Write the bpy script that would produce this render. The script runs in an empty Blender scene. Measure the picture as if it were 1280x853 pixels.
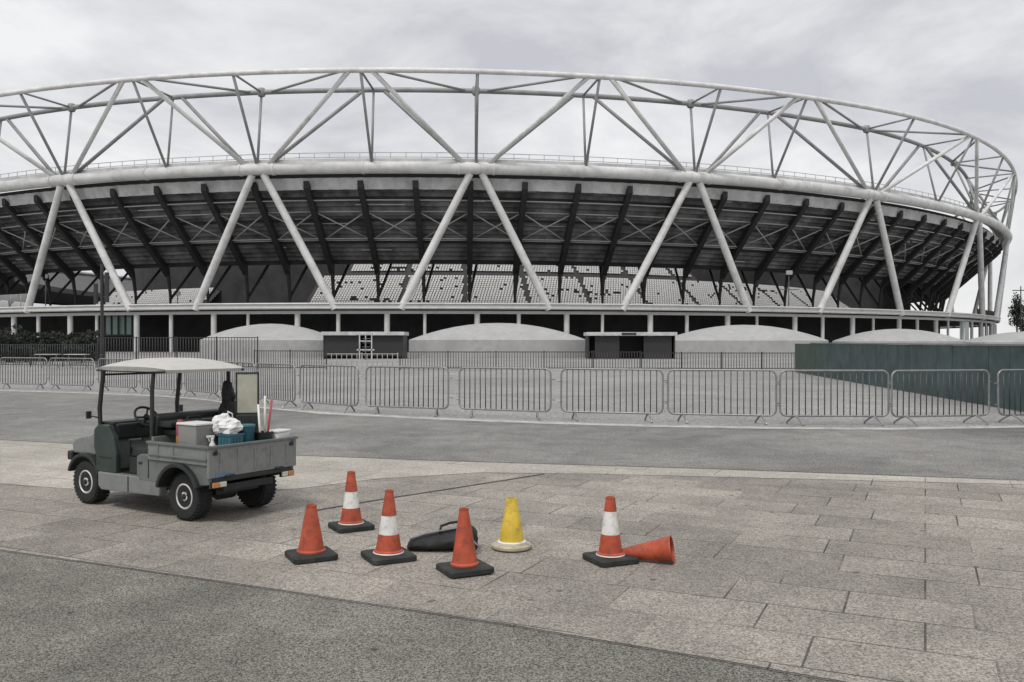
import bpy, bmesh, math, random
from mathutils import Vector, Matrix
random.seed(7)
C = bpy.context
S = C.scene
COL = S.collection
R = math.radians

# ------------------------------------------------------------------ camera, light, exposure
CAM_H, FPX, PX0, PY0 = 1.7, 1100.0, 640.0, 426.5
cd = bpy.data.cameras.new('camera')
cam = bpy.data.objects.new('camera', cd)
COL.objects.link(cam)
cam.location = (0, 0, CAM_H)
cam.rotation_euler = (R(90), 0, 0)
cd.sensor_width = 36.0
cd.lens = 36.0 * FPX / 1280.0
cd.clip_start = 0.1
cd.clip_end = 6000
S.camera = cam

SUN_EL, SUN_AZ = R(58), R(205)          # azimuth clockwise from +Y
w = bpy.data.worlds.new('World')
S.world = w
w.use_nodes = True
nt = w.node_tree
nt.nodes.clear()
def wn(t, **k):
    n = nt.nodes.new(t)
    for a, b in k.items():
        setattr(n, a, b)
    return n
sky = wn('ShaderNodeTexSky', sky_type='NISHITA', sun_disc=False)
sky.sun_elevation = SUN_EL
sky.sun_rotation = SUN_AZ
sky.air_density = 1.0
sky.dust_density = 3.0
tc = wn('ShaderNodeTexCoord')
mp = wn('ShaderNodeMapping')
mp.inputs['Scale'].default_value = (1.0, 1.0, 2.2)
mp.inputs['Location'].default_value = (0.35, 0.1, 0.2)
nz = wn('ShaderNodeTexNoise')
nz.inputs['Scale'].default_value = 3.2
nz.inputs['Detail'].default_value = 9
nz.inputs['Roughness'].default_value = 0.58
nz.inputs['Distortion'].default_value = 0.35
rp = wn('ShaderNodeValToRGB')
rp.color_ramp.elements[0].position = 0.36
rp.color_ramp.elements[0].color = (4.75, 4.78, 5.1, 1)
rp.color_ramp.elements[1].position = 0.62
rp.color_ramp.elements[1].color = (7.5, 7.5, 7.5, 1)
mx = wn('ShaderNodeMix', data_type='RGBA')
mx.inputs['Factor'].default_value = 0.93
bg = wn('ShaderNodeBackground')
bg.inputs['Strength'].default_value = 0.1
ow = wn('ShaderNodeOutputWorld')
nt.links.new(tc.outputs['Generated'], mp.inputs['Vector'])
nt.links.new(mp.outputs['Vector'], nz.inputs['Vector'])
nt.links.new(nz.outputs['Fac'], rp.inputs['Fac'])
nt.links.new(sky.outputs['Color'], mx.inputs['A'])
nt.links.new(rp.outputs['Color'], mx.inputs['B'])
nt.links.new(mx.outputs['Result'], bg.inputs['Color'])
nt.links.new(bg.outputs['Background'], ow.inputs['Surface'])

sd = bpy.data.lights.new('sun', 'SUN')
sd.energy = 1.5
sd.angle = R(14)
sd.color = (1.0, 0.97, 0.92)
sun = bpy.data.objects.new('sun', sd)
COL.objects.link(sun)
sdir = Vector((math.sin(SUN_AZ) * math.cos(SUN_EL), math.cos(SUN_AZ) * math.cos(SUN_EL), math.sin(SUN_EL)))
sun.rotation_euler = sdir.to_track_quat('Z', 'Y').to_euler()

S.view_settings.view_transform = 'Standard'
S.view_settings.look = 'None'
S.view_settings.gamma = 1
S.view_settings.exposure = 0.32
S.view_settings.use_curve_mapping = False

# ------------------------------------------------------------------ helpers
def at(px, py):
    """ground point under a pixel of the photograph"""
    D = CAM_H * FPX / (py - PY0)
    return ((px - PX0) / FPX * D, D)
def atD(px, D):
    return (px - PX0) / FPX * D
def zat(py, D):
    return CAM_H - (py - PY0) / FPX * D

def new_mat(name):
    m = bpy.data.materials.new(name)
    m.use_nodes = True
    return m
def mat(name, col, rough=0.6, metal=0.0, var=0.12, scale=6.0, bump=0.0, bscale=40.0, spec=0.5, dirt=None, dscale=1.5, damt=0.5, coat=0.0):
    """painted / cloudy surface: base colour broken by two noises, optional dirt patches and bump"""
    m = new_mat(name)
    t = m.node_tree
    b = t.nodes['Principled BSDF']
    b.inputs['Roughness'].default_value = rough
    b.inputs['Metallic'].default_value = metal
    b.inputs['Specular IOR Level'].default_value = spec
    b.inputs['Coat Weight'].default_value = coat
    tc0 = t.nodes.new('ShaderNodeTexCoord'); oi = t.nodes.new('ShaderNodeObjectInfo')
    sc_ = t.nodes.new('ShaderNodeMath'); sc_.operation = 'MULTIPLY'; sc_.inputs[1].default_value = 37.0
    t.links.new(oi.outputs['Random'], sc_.inputs[0])
    va = t.nodes.new('ShaderNodeVectorMath'); va.operation = 'ADD'
    t.links.new(tc0.outputs['Object'], va.inputs[0]); t.links.new(sc_.outputs[0], va.inputs[1])
    n1 = t.nodes.new('ShaderNodeTexNoise')
    n1.inputs['Scale'].default_value = scale
    n1.inputs['Detail'].default_value = 6
    n1.inputs['Roughness'].default_value = 0.65
    t.links.new(va.outputs[0], n1.inputs['Vector'])
    r1 = t.nodes.new('ShaderNodeValToRGB')
    lo = tuple(c * (1 - var * 1.6) for c in col); hi = tuple(min(1, c * (1 + var * 1.6)) for c in col)
    r1.color_ramp.elements[0].position = 0.28; r1.color_ramp.elements[0].color = (*lo, 1)
    r1.color_ramp.elements[1].position = 0.72; r1.color_ramp.elements[1].color = (*hi, 1)
    t.links.new(n1.outputs['Fac'], r1.inputs['Fac'])
    out = r1.outputs['Color']
    if dirt:
        n2 = t.nodes.new('ShaderNodeTexNoise')
        n2.inputs['Scale'].default_value = dscale
        n2.inputs['Detail'].default_value = 8
        n2.inputs['Roughness'].default_value = 0.7
        t.links.new(va.outputs[0], n2.inputs['Vector'])
        r2 = t.nodes.new('ShaderNodeValToRGB')
        r2.color_ramp.elements[0].position = 0.5; r2.color_ramp.elements[0].color = (0, 0, 0, 1)
        r2.color_ramp.elements[1].position = 0.68; r2.color_ramp.elements[1].color = (damt, damt, damt, 1)
        t.links.new(n2.outputs['Fac'], r2.inputs['Fac'])
        mx = t.nodes.new('ShaderNodeMix'); mx.data_type = 'RGBA'
        t.links.new(r2.outputs['Color'], mx.inputs['Factor'])
        t.links.new(out, mx.inputs['A'])
        mx.inputs['B'].default_value = (*dirt, 1)
        out = mx.outputs['Result']
    t.links.new(out, b.inputs['Base Color'])
    if bump:
        n3 = t.nodes.new('ShaderNodeTexNoise')
        n3.inputs['Scale'].default_value = bscale
        n3.inputs['Detail'].default_value = 4
        t.links.new(va.outputs[0], n3.inputs['Vector'])
        bp = t.nodes.new('ShaderNodeBump')
        bp.inputs['Strength'].default_value = bump
        bp.inputs['Distance'].default_value = 0.02
        t.links.new(n3.outputs['Fac'], bp.inputs['Height'])
        t.links.new(bp.outputs['Normal'], b.inputs['Normal'])
    return m

class MB:
    """collects shapes for ONE mesh object"""
    def __init__(s):
        s.bm = bmesh.new(); s.mi = 0
    def _tag(s, faces):
        for f in faces:
            f.material_index = s.mi
    def poly(s, pts):
        f = s.bm.faces.new([s.bm.verts.new(p) for p in pts]); f.material_index = s.mi; return f
    def box(s, c, d, rot=None, m=None):
        cx, cy, cz = c; dx, dy, dz = (v / 2 for v in d)
        vs = []
        for x in (-dx, dx):
            for y in (-dy, dy):
                for z in (-dz, dz):
                    p = Vector((x, y, z))
                    if rot is not None: p = rot @ p
                    p = p + Vector(c)
                    vs.append(s.bm.verts.new(p))
        q = [(0, 1, 3, 2), (4, 6, 7, 5), (0, 4, 5, 1), (2, 3, 7, 6), (0, 2, 6, 4), (1, 5, 7, 3)]
        s._tag([s.bm.faces.new([vs[i] for i in f]) for f in q])
    def tube(s, pts, r, n=8, closed=False, cap=True, sx=1.0):
        P = [Vector(p) for p in pts]
        rr = r if isinstance(r, (list, tuple)) else [r] * len(P)
        k = len(P); rings = []; up = None
        for i, p in enumerate(P):
            if closed: d = P[(i + 1) % k] - P[i - 1]
            elif i == 0: d = P[1] - P[0]
            elif i == k - 1: d = P[-1] - P[-2]
            else: d = (P[i + 1] - P[i]).normalized() + (P[i] - P[i - 1]).normalized()
            d.normalize()
            if up is None:
                up = Vector((0, 0, 1)) if abs(d.z) < 0.9 else Vector((1, 0, 0))
            a = d.cross(up)
            if a.length < 1e-5: a = d.orthogonal()
            a.normalize(); b = a.cross(d).normalized(); up = b
            rings.append([s.bm.verts.new(p + (a * math.cos(2 * math.pi * j / n) * sx + b * math.sin(2 * math.pi * j / n)) * rr[i]) for j in range(n)])
        fs = []
        for i in range(k if closed else k - 1):
            A, B = rings[i], rings[(i + 1) % k]
            for j in range(n):
                f = s.bm.faces.new((A[j], A[(j + 1) % n], B[(j + 1) % n], B[j])); f.smooth = True; fs.append(f)
        if cap and not closed:
            fs.append(s.bm.faces.new(rings[0][::-1])); fs.append(s.bm.faces.new(rings[-1]))
        s._tag(fs)
    def lathe(s, prof, n=24, c=(0, 0, 0), axis='z', smooth=True, closed=False):
        """prof: list of (radius, height); spun about the axis"""
        rings = []
        for r, h in prof:
            ring = []
            for j in range(n):
                a = 2 * math.pi * j / n
                if axis == 'z': p = (r * math.cos(a), r * math.sin(a), h)
                elif axis == 'y': p = (r * math.cos(a), h, r * math.sin(a))
                else: p = (h, r * math.cos(a), r * math.sin(a))
                ring.append(s.bm.verts.new(Vector(p) + Vector(c)))
            rings.append(ring)
        fs = []
        m = len(rings)
        for i in range(m if closed else m - 1):
            A, B = rings[i], rings[(i + 1) % m]
            for j in range(n):
                f = s.bm.faces.new((A[j], A[(j + 1) % n], B[(j + 1) % n], B[j])); f.smooth = smooth; fs.append(f)
        if not closed:
            if prof[0][0] > 1e-4: fs.append(s.bm.faces.new(rings[0][::-1]))
            if prof[-1][0] > 1e-4: fs.append(s.bm.faces.new(rings[-1]))
        s._tag(fs)
    def prism(s, prof, y0, y1):
        """outline in (x, z), extruded from y0 to y1"""
        A = [s.bm.verts.new((x, y0, z)) for x, z in prof]
        B = [s.bm.verts.new((x, y1, z)) for x, z in prof]
        n = len(prof)
        fs = [s.bm.faces.new(A), s.bm.faces.new(B[::-1])]
        for i in range(n):
            fs.append(s.bm.faces.new((A[i], B[i], B[(i + 1) % n], A[(i + 1) % n])))
        s._tag(fs)
    def grid(s, rows, smooth=False, close=False):
        V = [[s.bm.verts.new(p) for p in r] for r in rows]
        fs = []
        for i in range(len(V) - 1):
            m = len(V[i])
            for j in range(m if close else m - 1):
                f = s.bm.faces.new((V[i][j], V[i][(j + 1) % m], V[i + 1][(j + 1) % m], V[i + 1][j])); f.smooth = smooth; fs.append(f)
        s._tag(fs)
        return V
    def build(s, name, m, parent=None, bevel=0.0, seg=2, smooth=False, weld=False):
        bm = s.bm
        if weld: bmesh.ops.remove_doubles(bm, verts=bm.verts, dist=1e-5)
        bmesh.ops.recalc_face_normals(bm, faces=bm.faces)
        if bevel:
            es = [e for e in bm.edges if len(e.link_faces) == 2 and e.calc_face_angle(0) > R(28)]
            bmesh.ops.bevel(bm, geom=es, offset=bevel, offset_type='OFFSET', segments=seg, profile=0.6, affect='EDGES', clamp_overlap=True)
        if smooth:
            for f in bm.faces: f.smooth = True
        for e in bm.edges:
            if len(e.link_faces) == 2 and e.calc_face_angle(0) > R(38): e.smooth = False
        me = bpy.data.meshes.new(name)
        bm.to_mesh(me); bm.free()
        for mm in (m if isinstance(m, (list, tuple)) else [m]):
            me.materials.append(mm)
        o = bpy.data.objects.new(name, me)
        COL.objects.link(o)
        if parent is not None: o.parent = parent
        return o

def tag(o, label=None, cat=None, group=None, kind=None):
    if label: o['label'] = label
    if cat: o['category'] = cat
    if group: o['group'] = group
    if kind: o['kind'] = kind
    return o
def empty(name, loc=(0, 0, 0), rz=0.0, label=None, cat=None, group=None):
    o = bpy.data.objects.new(name, None)
    COL.objects.link(o)
    o.empty_display_size = 0.3
    o.location = loc; o.rotation_euler = (0, 0, rz)
    return tag(o, label, cat, group)
def copy_tree(o, parent=None):
    c = o.copy(); COL.objects.link(c)
    if parent is not None: c.parent = parent
    for ch in list(o.children): copy_tree(ch, c)
    return c

# ------------------------------------------------------------------ materials
def ground_mat(name, cols, grain=70.0, gamt=0.5, stain=None, rough=0.85, bump=0.35, brick=None, rot=0.0, spec=0.3):
    """cols: dark and light of the aggregate; stain: (scale, amount); brick: (length, width, joint colour, tone spread)"""
    m = new_mat(name); t = m.node_tree; b = t.nodes['Principled BSDF']
    b.inputs['Roughness'].default_value = rough
    b.inputs['Specular IOR Level'].default_value = spec
    N = t.nodes.new; L = t.links.new
    tc = N('ShaderNodeTexCoord')
    g1 = N('ShaderNodeTexNoise'); g1.inputs['Scale'].default_value = grain; g1.inputs['Detail'].default_value = 5; g1.inputs['Roughness'].default_value = 0.92
    L(tc.outputs['Object'], g1.inputs['Vector'])
    r1 = N('ShaderNodeValToRGB')
    r1.color_ramp.elements[0].position = 0.5 - 0.28 * (1.2 - gamt); r1.color_ramp.elements[0].color = (*cols[0], 1)
    r1.color_ramp.elements[1].position = 0.5 + 0.28 * (1.2 - gamt); r1.color_ramp.elements[1].color = (*cols[1], 1)
    L(g1.outputs['Fac'], r1.inputs['Fac'])
    out = r1.outputs['Color']
    hgt = g1.outputs['Fac']
    def mult(a, fac_socket):
        mx = N('ShaderNodeMix'); mx.data_type = 'RGBA'; mx.blend_type = 'MULTIPLY'
        mx.inputs['Factor'].default_value = 1.0
        L(a, mx.inputs['A']); L(fac_socket, mx.inputs['B'])
        return mx.outputs['Result']
    for sc, lo, hi in (stain or []):
        n = N('ShaderNodeTexNoise'); n.inputs['Scale'].default_value = sc; n.inputs['Detail'].default_value = 7; n.inputs['Roughness'].default_value = 0.65
        n.inputs['Distortion'].default_value = 0.6
        L(tc.outputs['Object'], n.inputs['Vector'])
        rr = N('ShaderNodeValToRGB')
        rr.color_ramp.elements[0].position = 0.33; rr.color_ramp.elements[0].color = (lo, lo, lo, 1)
        rr.color_ramp.elements[1].position = 0.64; rr.color_ramp.elements[1].color = (hi, hi, hi * 0.99, 1)
        L(n.outputs['Fac'], rr.inputs['Fac'])
        out = mult(out, rr.outputs['Color'])
    # trodden-in gum and oil spots
    vo = N('ShaderNodeTexVoronoi'); vo.inputs['Scale'].default_value = 2.6
    L(tc.outputs['Object'], vo.inputs['Vector'])
    dn = N('ShaderNodeTexNoise'); dn.inputs['Scale'].default_value = 30
    L(tc.outputs['Object'], dn.inputs['Vector'])
    ad = N('ShaderNodeMath'); ad.operation = 'MULTIPLY_ADD'; ad.inputs[1].default_value = 0.10
    L(dn.outputs['Fac'], ad.inputs[0]); L(vo.outputs['Distance'], ad.inputs[2])
    sr = N('ShaderNodeValToRGB')
    sr.color_ramp.elements[0].position = 0.095; sr.color_ramp.elements[0].color = (0.45, 0.44, 0.43, 1)
    sr.color_ramp.elements[1].position = 0.135; sr.color_ramp.elements[1].color = (1, 1, 1, 1)
    L(ad.outputs[0], sr.inputs['Fac'])
    out = mult(out, sr.outputs['Color'])
    if brick:
        ln, wd, jc, spread = brick
        mp = N('ShaderNodeMapping'); mp.inputs['Rotation'].default_value = (0, 0, rot)
        L(tc.outputs['Object'], mp.inputs['Vector'])
        bk = N('ShaderNodeTexBrick')
        bk.offset = 0.37; bk.offset_frequency = 2; bk.squash = 0.8; bk.squash_frequency = 3
        bk.inputs['Scale'].default_value = 1.0
        bk.inputs['Brick Width'].default_value = ln
        bk.inputs['Row Height'].default_value = wd
        bk.inputs['Mortar Size'].default_value = 0.0075
        bk.inputs['Mortar Smooth'].default_value = 0.2
        bk.inputs['Color1'].default_value = (1 - spread, 1 - spread, 1 - spread, 1)
        bk.inputs['Color2'].default_value = (1 + spread, 1 + spread, 1 + spread, 1)
        bk.inputs['Bias'].default_value = 0.0
        bk.inputs['Mortar'].default_value = (1, 1, 1, 1)
        L(mp.outputs['Vector'], bk.inputs['Vector'])
        out = mult(out, bk.outputs['Color'])
        # joints: open and dirty in places, filled flush in others
        n = N('ShaderNodeTexNoise'); n.inputs['Scale'].default_value = 0.75; n.inputs['Detail'].default_value = 5
        L(tc.outputs['Object'], n.inputs['Vector'])
        rr = N('ShaderNodeValToRGB')
        rr.color_ramp.elements[0].position = 0.40; rr.color_ramp.elements[0].color = (0.12, 0.12, 0.12, 1)
        rr.color_ramp.elements[1].position = 0.58; rr.color_ramp.elements[1].color = (0.95, 0.95, 0.95, 1)
        L(n.outputs['Fac'], rr.inputs['Fac'])
        mu = N('ShaderNodeMath'); mu.operation = 'MULTIPLY'
        L(bk.outputs['Fac'], mu.inputs[0]); L(rr.outputs['Color'], mu.inputs[1])
        mx = N('ShaderNodeMix'); mx.data_type = 'RGBA'
        L(mu.outputs[0], mx.inputs['Factor']); L(out, mx.inputs['A']); mx.inputs['B'].default_value = (*jc, 1)
        out = mx.outputs['Result']
    L(out, b.inputs['Base Color'])
    bp = N('ShaderNodeBump'); bp.inputs['Strength'].default_value = bump; bp.inputs['Distance'].default_value = 0.01
    L(hgt, bp.inputs['Height']); L(bp.outputs['Normal'], b.inputs['Normal'])
    return m

DIR_A = Vector((-0.905, 0.425, 0))          # along the paving courses
ROT = -math.atan2(0.425, -0.905)
M = {}
M['concourse'] = ground_mat('pale_concourse', ((0.13, 0.13, 0.13), (0.44, 0.435, 0.425)), 12, 0.8, [(0.15, 0.8, 1.1), (1.1, 0.85, 1.1)], bump=0.2)
M['road'] = ground_mat('road_asphalt', ((0.07, 0.069, 0.067), (0.33, 0.322, 0.308)), 36, 0.8, [(0.22, 0.72, 1.2), (1.7, 0.8, 1.15)], bump=0.5)
M['slab'] = ground_mat('paving_slabs', ((0.09, 0.082, 0.072), (0.475, 0.438, 0.392)), 70, 0.9, [(0.28, 0.74, 1.15), (1.6, 0.84, 1.12)], bump=0.4, brick=(0.92, 0.53, (0.05, 0.047, 0.043), 0.15), rot=ROT)
M['slab_pale'] = ground_mat('pale_paving', ((0.20, 0.186, 0.165), (0.55, 0.515, 0.465)), 48, 0.85, [(0.3, 0.84, 1.1), (1.6, 0.9, 1.08)], bump=0.35, brick=(0.92, 0.53, (0.12, 0.115, 0.11), 0.06), rot=ROT)
M['coarse'] = ground_mat('coarse_asphalt', ((0.012, 0.012, 0.010), (0.36, 0.35, 0.31)), 85, 0.95, [(0.35, 0.75, 1.2), (2.2, 0.85, 1.12)], bump=0.7)
M['joint'] = mat('joint_filler', (0.035, 0.033, 0.031), 0.95)
M['kerb'] = mat('worn_kerb_line', (0.42, 0.42, 0.40), 0.8, var=0.25, scale=3, dirt=(0.2, 0.2, 0.2), dscale=4, damt=0.6)

M['white_steel'] = mat('white_painted_steel', (0.68, 0.68, 0.67), 0.5, var=0.10, scale=0.6, dirt=(0.36, 0.355, 0.34), dscale=0.35, damt=0.55)
M['grey_steel'] = mat('grey_truss_steel', (0.27, 0.27, 0.27), 0.5, var=0.14, scale=0.5, dirt=(0.2, 0.2, 0.2), dscale=0.4, damt=0.5)
M['dark_steel'] = mat('dark_raker_steel', (0.028, 0.028, 0.03), 0.7, var=0.2, scale=0.7)
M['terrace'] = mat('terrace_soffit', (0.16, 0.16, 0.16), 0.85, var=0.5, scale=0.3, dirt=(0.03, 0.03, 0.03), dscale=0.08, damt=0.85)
M['clad'] = mat('pale_cladding', (0.55, 0.55, 0.55), 0.6, var=0.2, scale=0.4)
M['brace'] = mat('brace_steel', (0.45, 0.45, 0.45), 0.6)
M['concrete'] = mat('podium_concrete', (0.58, 0.58, 0.57), 0.75, var=0.12, scale=0.5, dirt=(0.3, 0.3, 0.29), dscale=0.5, damt=0.6)
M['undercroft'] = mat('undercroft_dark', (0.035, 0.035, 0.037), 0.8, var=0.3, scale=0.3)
M['seat_white'] = mat('white_seat_plastic', (0.75, 0.75, 0.74), 0.45)
M['seat_black'] = mat('black_seat_plastic', (0.03, 0.03, 0.03), 0.5)
M['step'] = mat('terrace_step', (0.10, 0.10, 0.10), 0.85)
M['glass_green'] = mat('green_glazing', (0.16, 0.27, 0.24), 0.15, spec=0.8)
M['membrane'] = mat('mound_membrane', (0.37, 0.37, 0.365), 0.75, var=0.1, scale=1.6, dirt=(0.26, 0.26, 0.255), dscale=0.4, damt=0.5, bump=0.25, bscale=25)
M['cabin_dark'] = mat('cabin_dark', (0.025, 0.025, 0.027), 0.6)
M['cabin_pale'] = mat('cabin_pale', (0.50, 0.50, 0.50), 0.6, var=0.2, scale=1.5)
M['galv'] = mat('galvanised_steel', (0.27, 0.27, 0.272), 0.42, metal=0.45, var=0.15, scale=8, dirt=(0.22, 0.22, 0.22), dscale=6, damt=0.5)
M['galv_bar'] = mat('galvanised_bar', (0.075, 0.075, 0.077), 0.45, metal=0.4, var=0.2, scale=8)
M['rail_grey'] = mat('railing_grey', (0.42, 0.42, 0.42), 0.5, var=0.15)
M['rail_dark'] = mat('railing_dark', (0.03, 0.03, 0.032), 0.5)
M['hoard'] = mat('hoarding_teal', (0.042, 0.072, 0.072), 0.6, var=0.3, scale=1.6, dirt=(0.085, 0.10, 0.098), dscale=2.2, damt=0.6)
M['hoard_green'] = mat('hoarding_green', (0.045, 0.072, 0.058), 0.6, var=0.2, scale=1.2)
M['hoard_trim'] = mat('hoarding_trim', (0.16, 0.18, 0.18), 0.6)

# ------------------------------------------------------------------ ground
def sheet(name, px, z, m, kind='structure'):
    b = MB()
    b.poly([(*at(x, y), z) for x, y in px])
    return tag(b.build(name, m), kind=kind)
g = MB()
g.poly([(-2500, -60, 0), (2500, -60, 0), (2500, 4500, 0), (-2500, 4500, 0)])
tag(g.build('ground', M['concourse']), kind='structure')
far_edge = [(-500, 481), (-40, 488), (100, 492), (200, 496), (260, 501), (320, 510), (400, 518), (520, 524), (640, 529), (800, 534), (973, 537), (1112, 538), (1300, 535), (1700, 527)]
road_near = [(-900, 522), (0, 551), (95, 556), (330, 569), (540, 577), (900, 588), (1280, 602), (1900, 622)]
kerb_w = [(x, y - 1.8) for x, y in far_edge]
sheet('road', far_edge + road_near[::-1], 0.004, M['road'])
# the pale worn line along the road's far edge
b = MB()
inn = [(*at(x, y), 0.008) for x, y in far_edge]
out_ = [(*at(x, y - (1.2 if x < 330 else 2.6)), 0.008) for x, y in far_edge]
b.grid([inn, out_])
tag(b.build('edge_line', M['kerb']), kind='structure')
apron_edge = [(-900, 520), (-300, 643), (0, 690), (300, 733), (640, 785), (900, 829), (1400, 918)]
nearest = [(1400, 1800), (-900, 1800)]
slab_poly = road_near + [(2600, 640), (2600, 1800), (1400, 1800)] + apron_edge[::-1]
b = MB()
P = [(*at(x, y), 0.008) for x, y in slab_poly]
f = b.poly(P)
bmesh.ops.triangulate(b.bm, faces=[f])
tag(b.build('paving', M['slab']), kind='structure')
sheet('apron', apron_edge + nearest, 0.008, M['coarse'])
# pale band of paving beside the road
pale = road_near[1:7] + [(1280, 607), (1000, 600), (760, 594), (600, 592), (470, 600), (375, 612), (300, 617), (95, 613), (0, 606)]
sheet('pale_band', pale, 0.012, M['slab_pale'])
def strip(name, px, wid, z, m):
    b = MB(); L = []; Rr = []
    pts = [Vector((*at(x, y), z)) for x, y in px]
    for i, p in enumerate(pts):
        d = (pts[min(i + 1, len(pts) - 1)] - pts[max(i - 1, 0)]).normalized()
        nrm = Vector((-d.y, d.x, 0)) * wid / 2
        L.append(p + nrm); Rr.append(p - nrm)
    b.grid([L, Rr])
    return tag(b.build(name, m), kind='structure')
strip('apron_joint', apron_edge[1:], 0.014, 0.0165, M['joint'])
strip('paving_joint', [(388, 641), (470, 627), (560, 613), (680, 594)], 0.03, 0.0165, M['joint'])
strip('road_joint', [(-100, 548), (0, 551), (95, 556), (330, 569), (540, 577), (900, 588), (1280, 602)], 0.03, 0.0165, M['joint'])

# ------------------------------------------------------------------ stadium
SX, SY, SA, SBx, SPH = -12.0573, 299.3158, 173.9926, 155.1933, 1.4065
_c, _s = math.cos(SPH), math.sin(SPH)
def E(t, dr, z):
    x = (SA + dr) * math.cos(t); y = (SBx + dr) * math.sin(t)
    return Vector((SX + x * _c - y * _s, SY + x * _s + y * _c, z))
Z_RING, Z_TOP, Z_POD = 26.5, 38.0, 7.28
D_TOP, D_BACK, D_POD = 7.9, -1.4, -1.7
st = empty('stadium', (SX, SY, 0), 0, 'big oval stadium with white tube truss ring over dark raked stands', 'stadium')
def sbuild(mb, name, m, **k):
    o = mb.build(name, m, None, **k)
    o.parent = st
    o.matrix_parent_inverse = Matrix.Translation((-SX, -SY, 0))
    return o
TT = [2 * math.pi * i / 240 for i in range(240)]
def loop(dr, z): return [E(t, dr(t) if callable(dr) else dr, z) for t in TT]
def d_top(t):
    t = (t + 4.5) % (2 * math.pi) - 4.5
    f = min(1, max(0, (t + 2.5) / 0.55)); f = f * f * (3 - 2 * f)
    return 7.9 - 6.3 * f
def d_back(t): return d_top(t) - 9.3
b = MB(); b.tube(loop(0, Z_RING), 0.86, 14, closed=True); sbuild(b, 'compression_ring', M['white_steel'])
b = MB(); b.tube(loop(d_top, Z_TOP), 0.36, 10, closed=True); sbuild(b, 'outer_top_chord', M['white_steel'])
b = MB(); b.tube(loop(d_back, Z_TOP), 0.36, 10, closed=True); sbuild(b, 'inner_top_chord', M['grey_steel'])
nodes = [-4.39, -4.18, -3.97, -3.76, -3.546, -3.3321, -3.1172, -2.9135, -2.6996, -2.4661, -2.2141, -1.965, -1.72, -1.48, -1.25, -1.03]
mids = [(a + c) / 2 for a, c in zip(nodes, nodes[1:])]
mids[5] = -3.2095; mids[6] = -3.0092; mids[7] = -2.8107; mids[8] = -2.6092
def bar(p, q, r, name, m, n=8, trim=0.0):
    b = MB(); d = (q - p).normalized() * trim
    b.tube([p + d, q - d], r, n)
    return sbuild(b, name, m)
for i, t in enumerate(nodes):
    low = E(t, 0, Z_RING + 0.3)
    # the raking V of columns from podium to ring
    for sgn in (-1, 1):
        top = E(t + sgn * 0.0055, -0.15, Z_RING - 0.75)
        bot = E(t + sgn * 0.0705, D_POD - 0.4, Z_POD - 0.9)
        b = MB(); b.tube([bot, bot.lerp(top, 0.5), top], [0.58, 0.58, 0.52], 14)
        sbuild(b, 'raking_column', M['white_steel'])
    for e in (-0.016, 0.016, 0.1):
        b = MB(); b.tube([E(t + e - 0.0011, 0, Z_RING), E(t + e + 0.0011, 0, Z_RING)], 0.95, 16); sbuild(b, 'ring_flange', M['white_steel'])
    bar(low, E(t, d_top(t), Z_TOP), 0.22, 'truss_vertical', M['grey_steel'])
    bar(low, E(t, d_back(t), Z_TOP), 0.20, 'truss_vertical', M['grey_steel'])
    bar(E(t, d_top(t), Z_TOP), E(t, d_back(t), Z_TOP), 0.16, 'truss_lacing', M['grey_steel'])
    for mt in ([mids[i]] if i < len(mids) else []) + ([mids[i - 1]] if i > 0 else []):
        e = math.copysign(0.009, mt - t)
        bar(E(t + e, 0, Z_RING + 0.3), E(mt - e, d_top(mt - e), Z_TOP), 0.33, 'truss_diagonal', M['white_steel'])
        bar(E(t + e, 0, Z_RING + 0.3), E(mt - e, d_back(mt - e), Z_TOP), 0.28, 'truss_diagonal', M['grey_steel'])
        bar(E(mt - e * 1.5, d_top(mt - e * 1.5), Z_TOP), E(t + e, d_back(t + e), Z_TOP), 0.19, 'truss_lacing', M['grey_steel'])
    b = MB()
    b.lathe([(0.0, -0.62), (0.45, -0.6), (0.62, -0.3), (0.62, 0.3), (0.45, 0.6), (0.0, 0.62)], 12, tuple(E(t, d_back(t), Z_TOP)))
    sbuild(b, 'node_casting', M['grey_steel'])
for mt in mids:
    low = E(mt, 0, Z_RING + 0.4)
    bar(low, E(mt, d_top(mt), Z_TOP), 0.2, 'truss_vertical', M['grey_steel'])
    bar(low, E(mt, d_back(mt), Z_TOP), 0.18, 'truss_vertical', M['grey_steel'])
    bar(E(mt, d_top(mt), Z_TOP), E(mt, d_back(mt), Z_TOP), 0.16, 'truss_lacing', M['grey_steel'])

# walkway rail on top of the ring
b = MB()
tr = [-4.4 + 0.0145 * i for i in range(240)]
for dz in (0.95, 1.6): b.tube([E(t, -1.6, Z_RING + 0.9 + dz) for t in tr], 0.055, 5)
for t in tr: b.tube([E(t, -1.6, Z_RING + 0.4), E(t, -1.6, Z_RING + 2.5)], 0.05, 5)
sbuild(b, 'walkway_rail', M['brace'])
b = MB()
b.grid([loop(-0.7, Z_RING + 0.75), loop(-2.6, Z_RING + 0.75), loop(-2.6, Z_RING + 0.45), loop(-0.7, Z_RING + 0.45)], close=True)
sbuild(b, 'walkway_deck', M['grey_steel'])
b = MB(); b.grid([loop(-0.5, Z_RING + 0.92), loop(-0.42, Z_RING + 1.42), loop(-0.52, Z_RING + 1.42), loop(-0.6, Z_RING + 0.92)], close=True)
sbuild(b, 'walkway_fascia', M['clad'])

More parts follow.
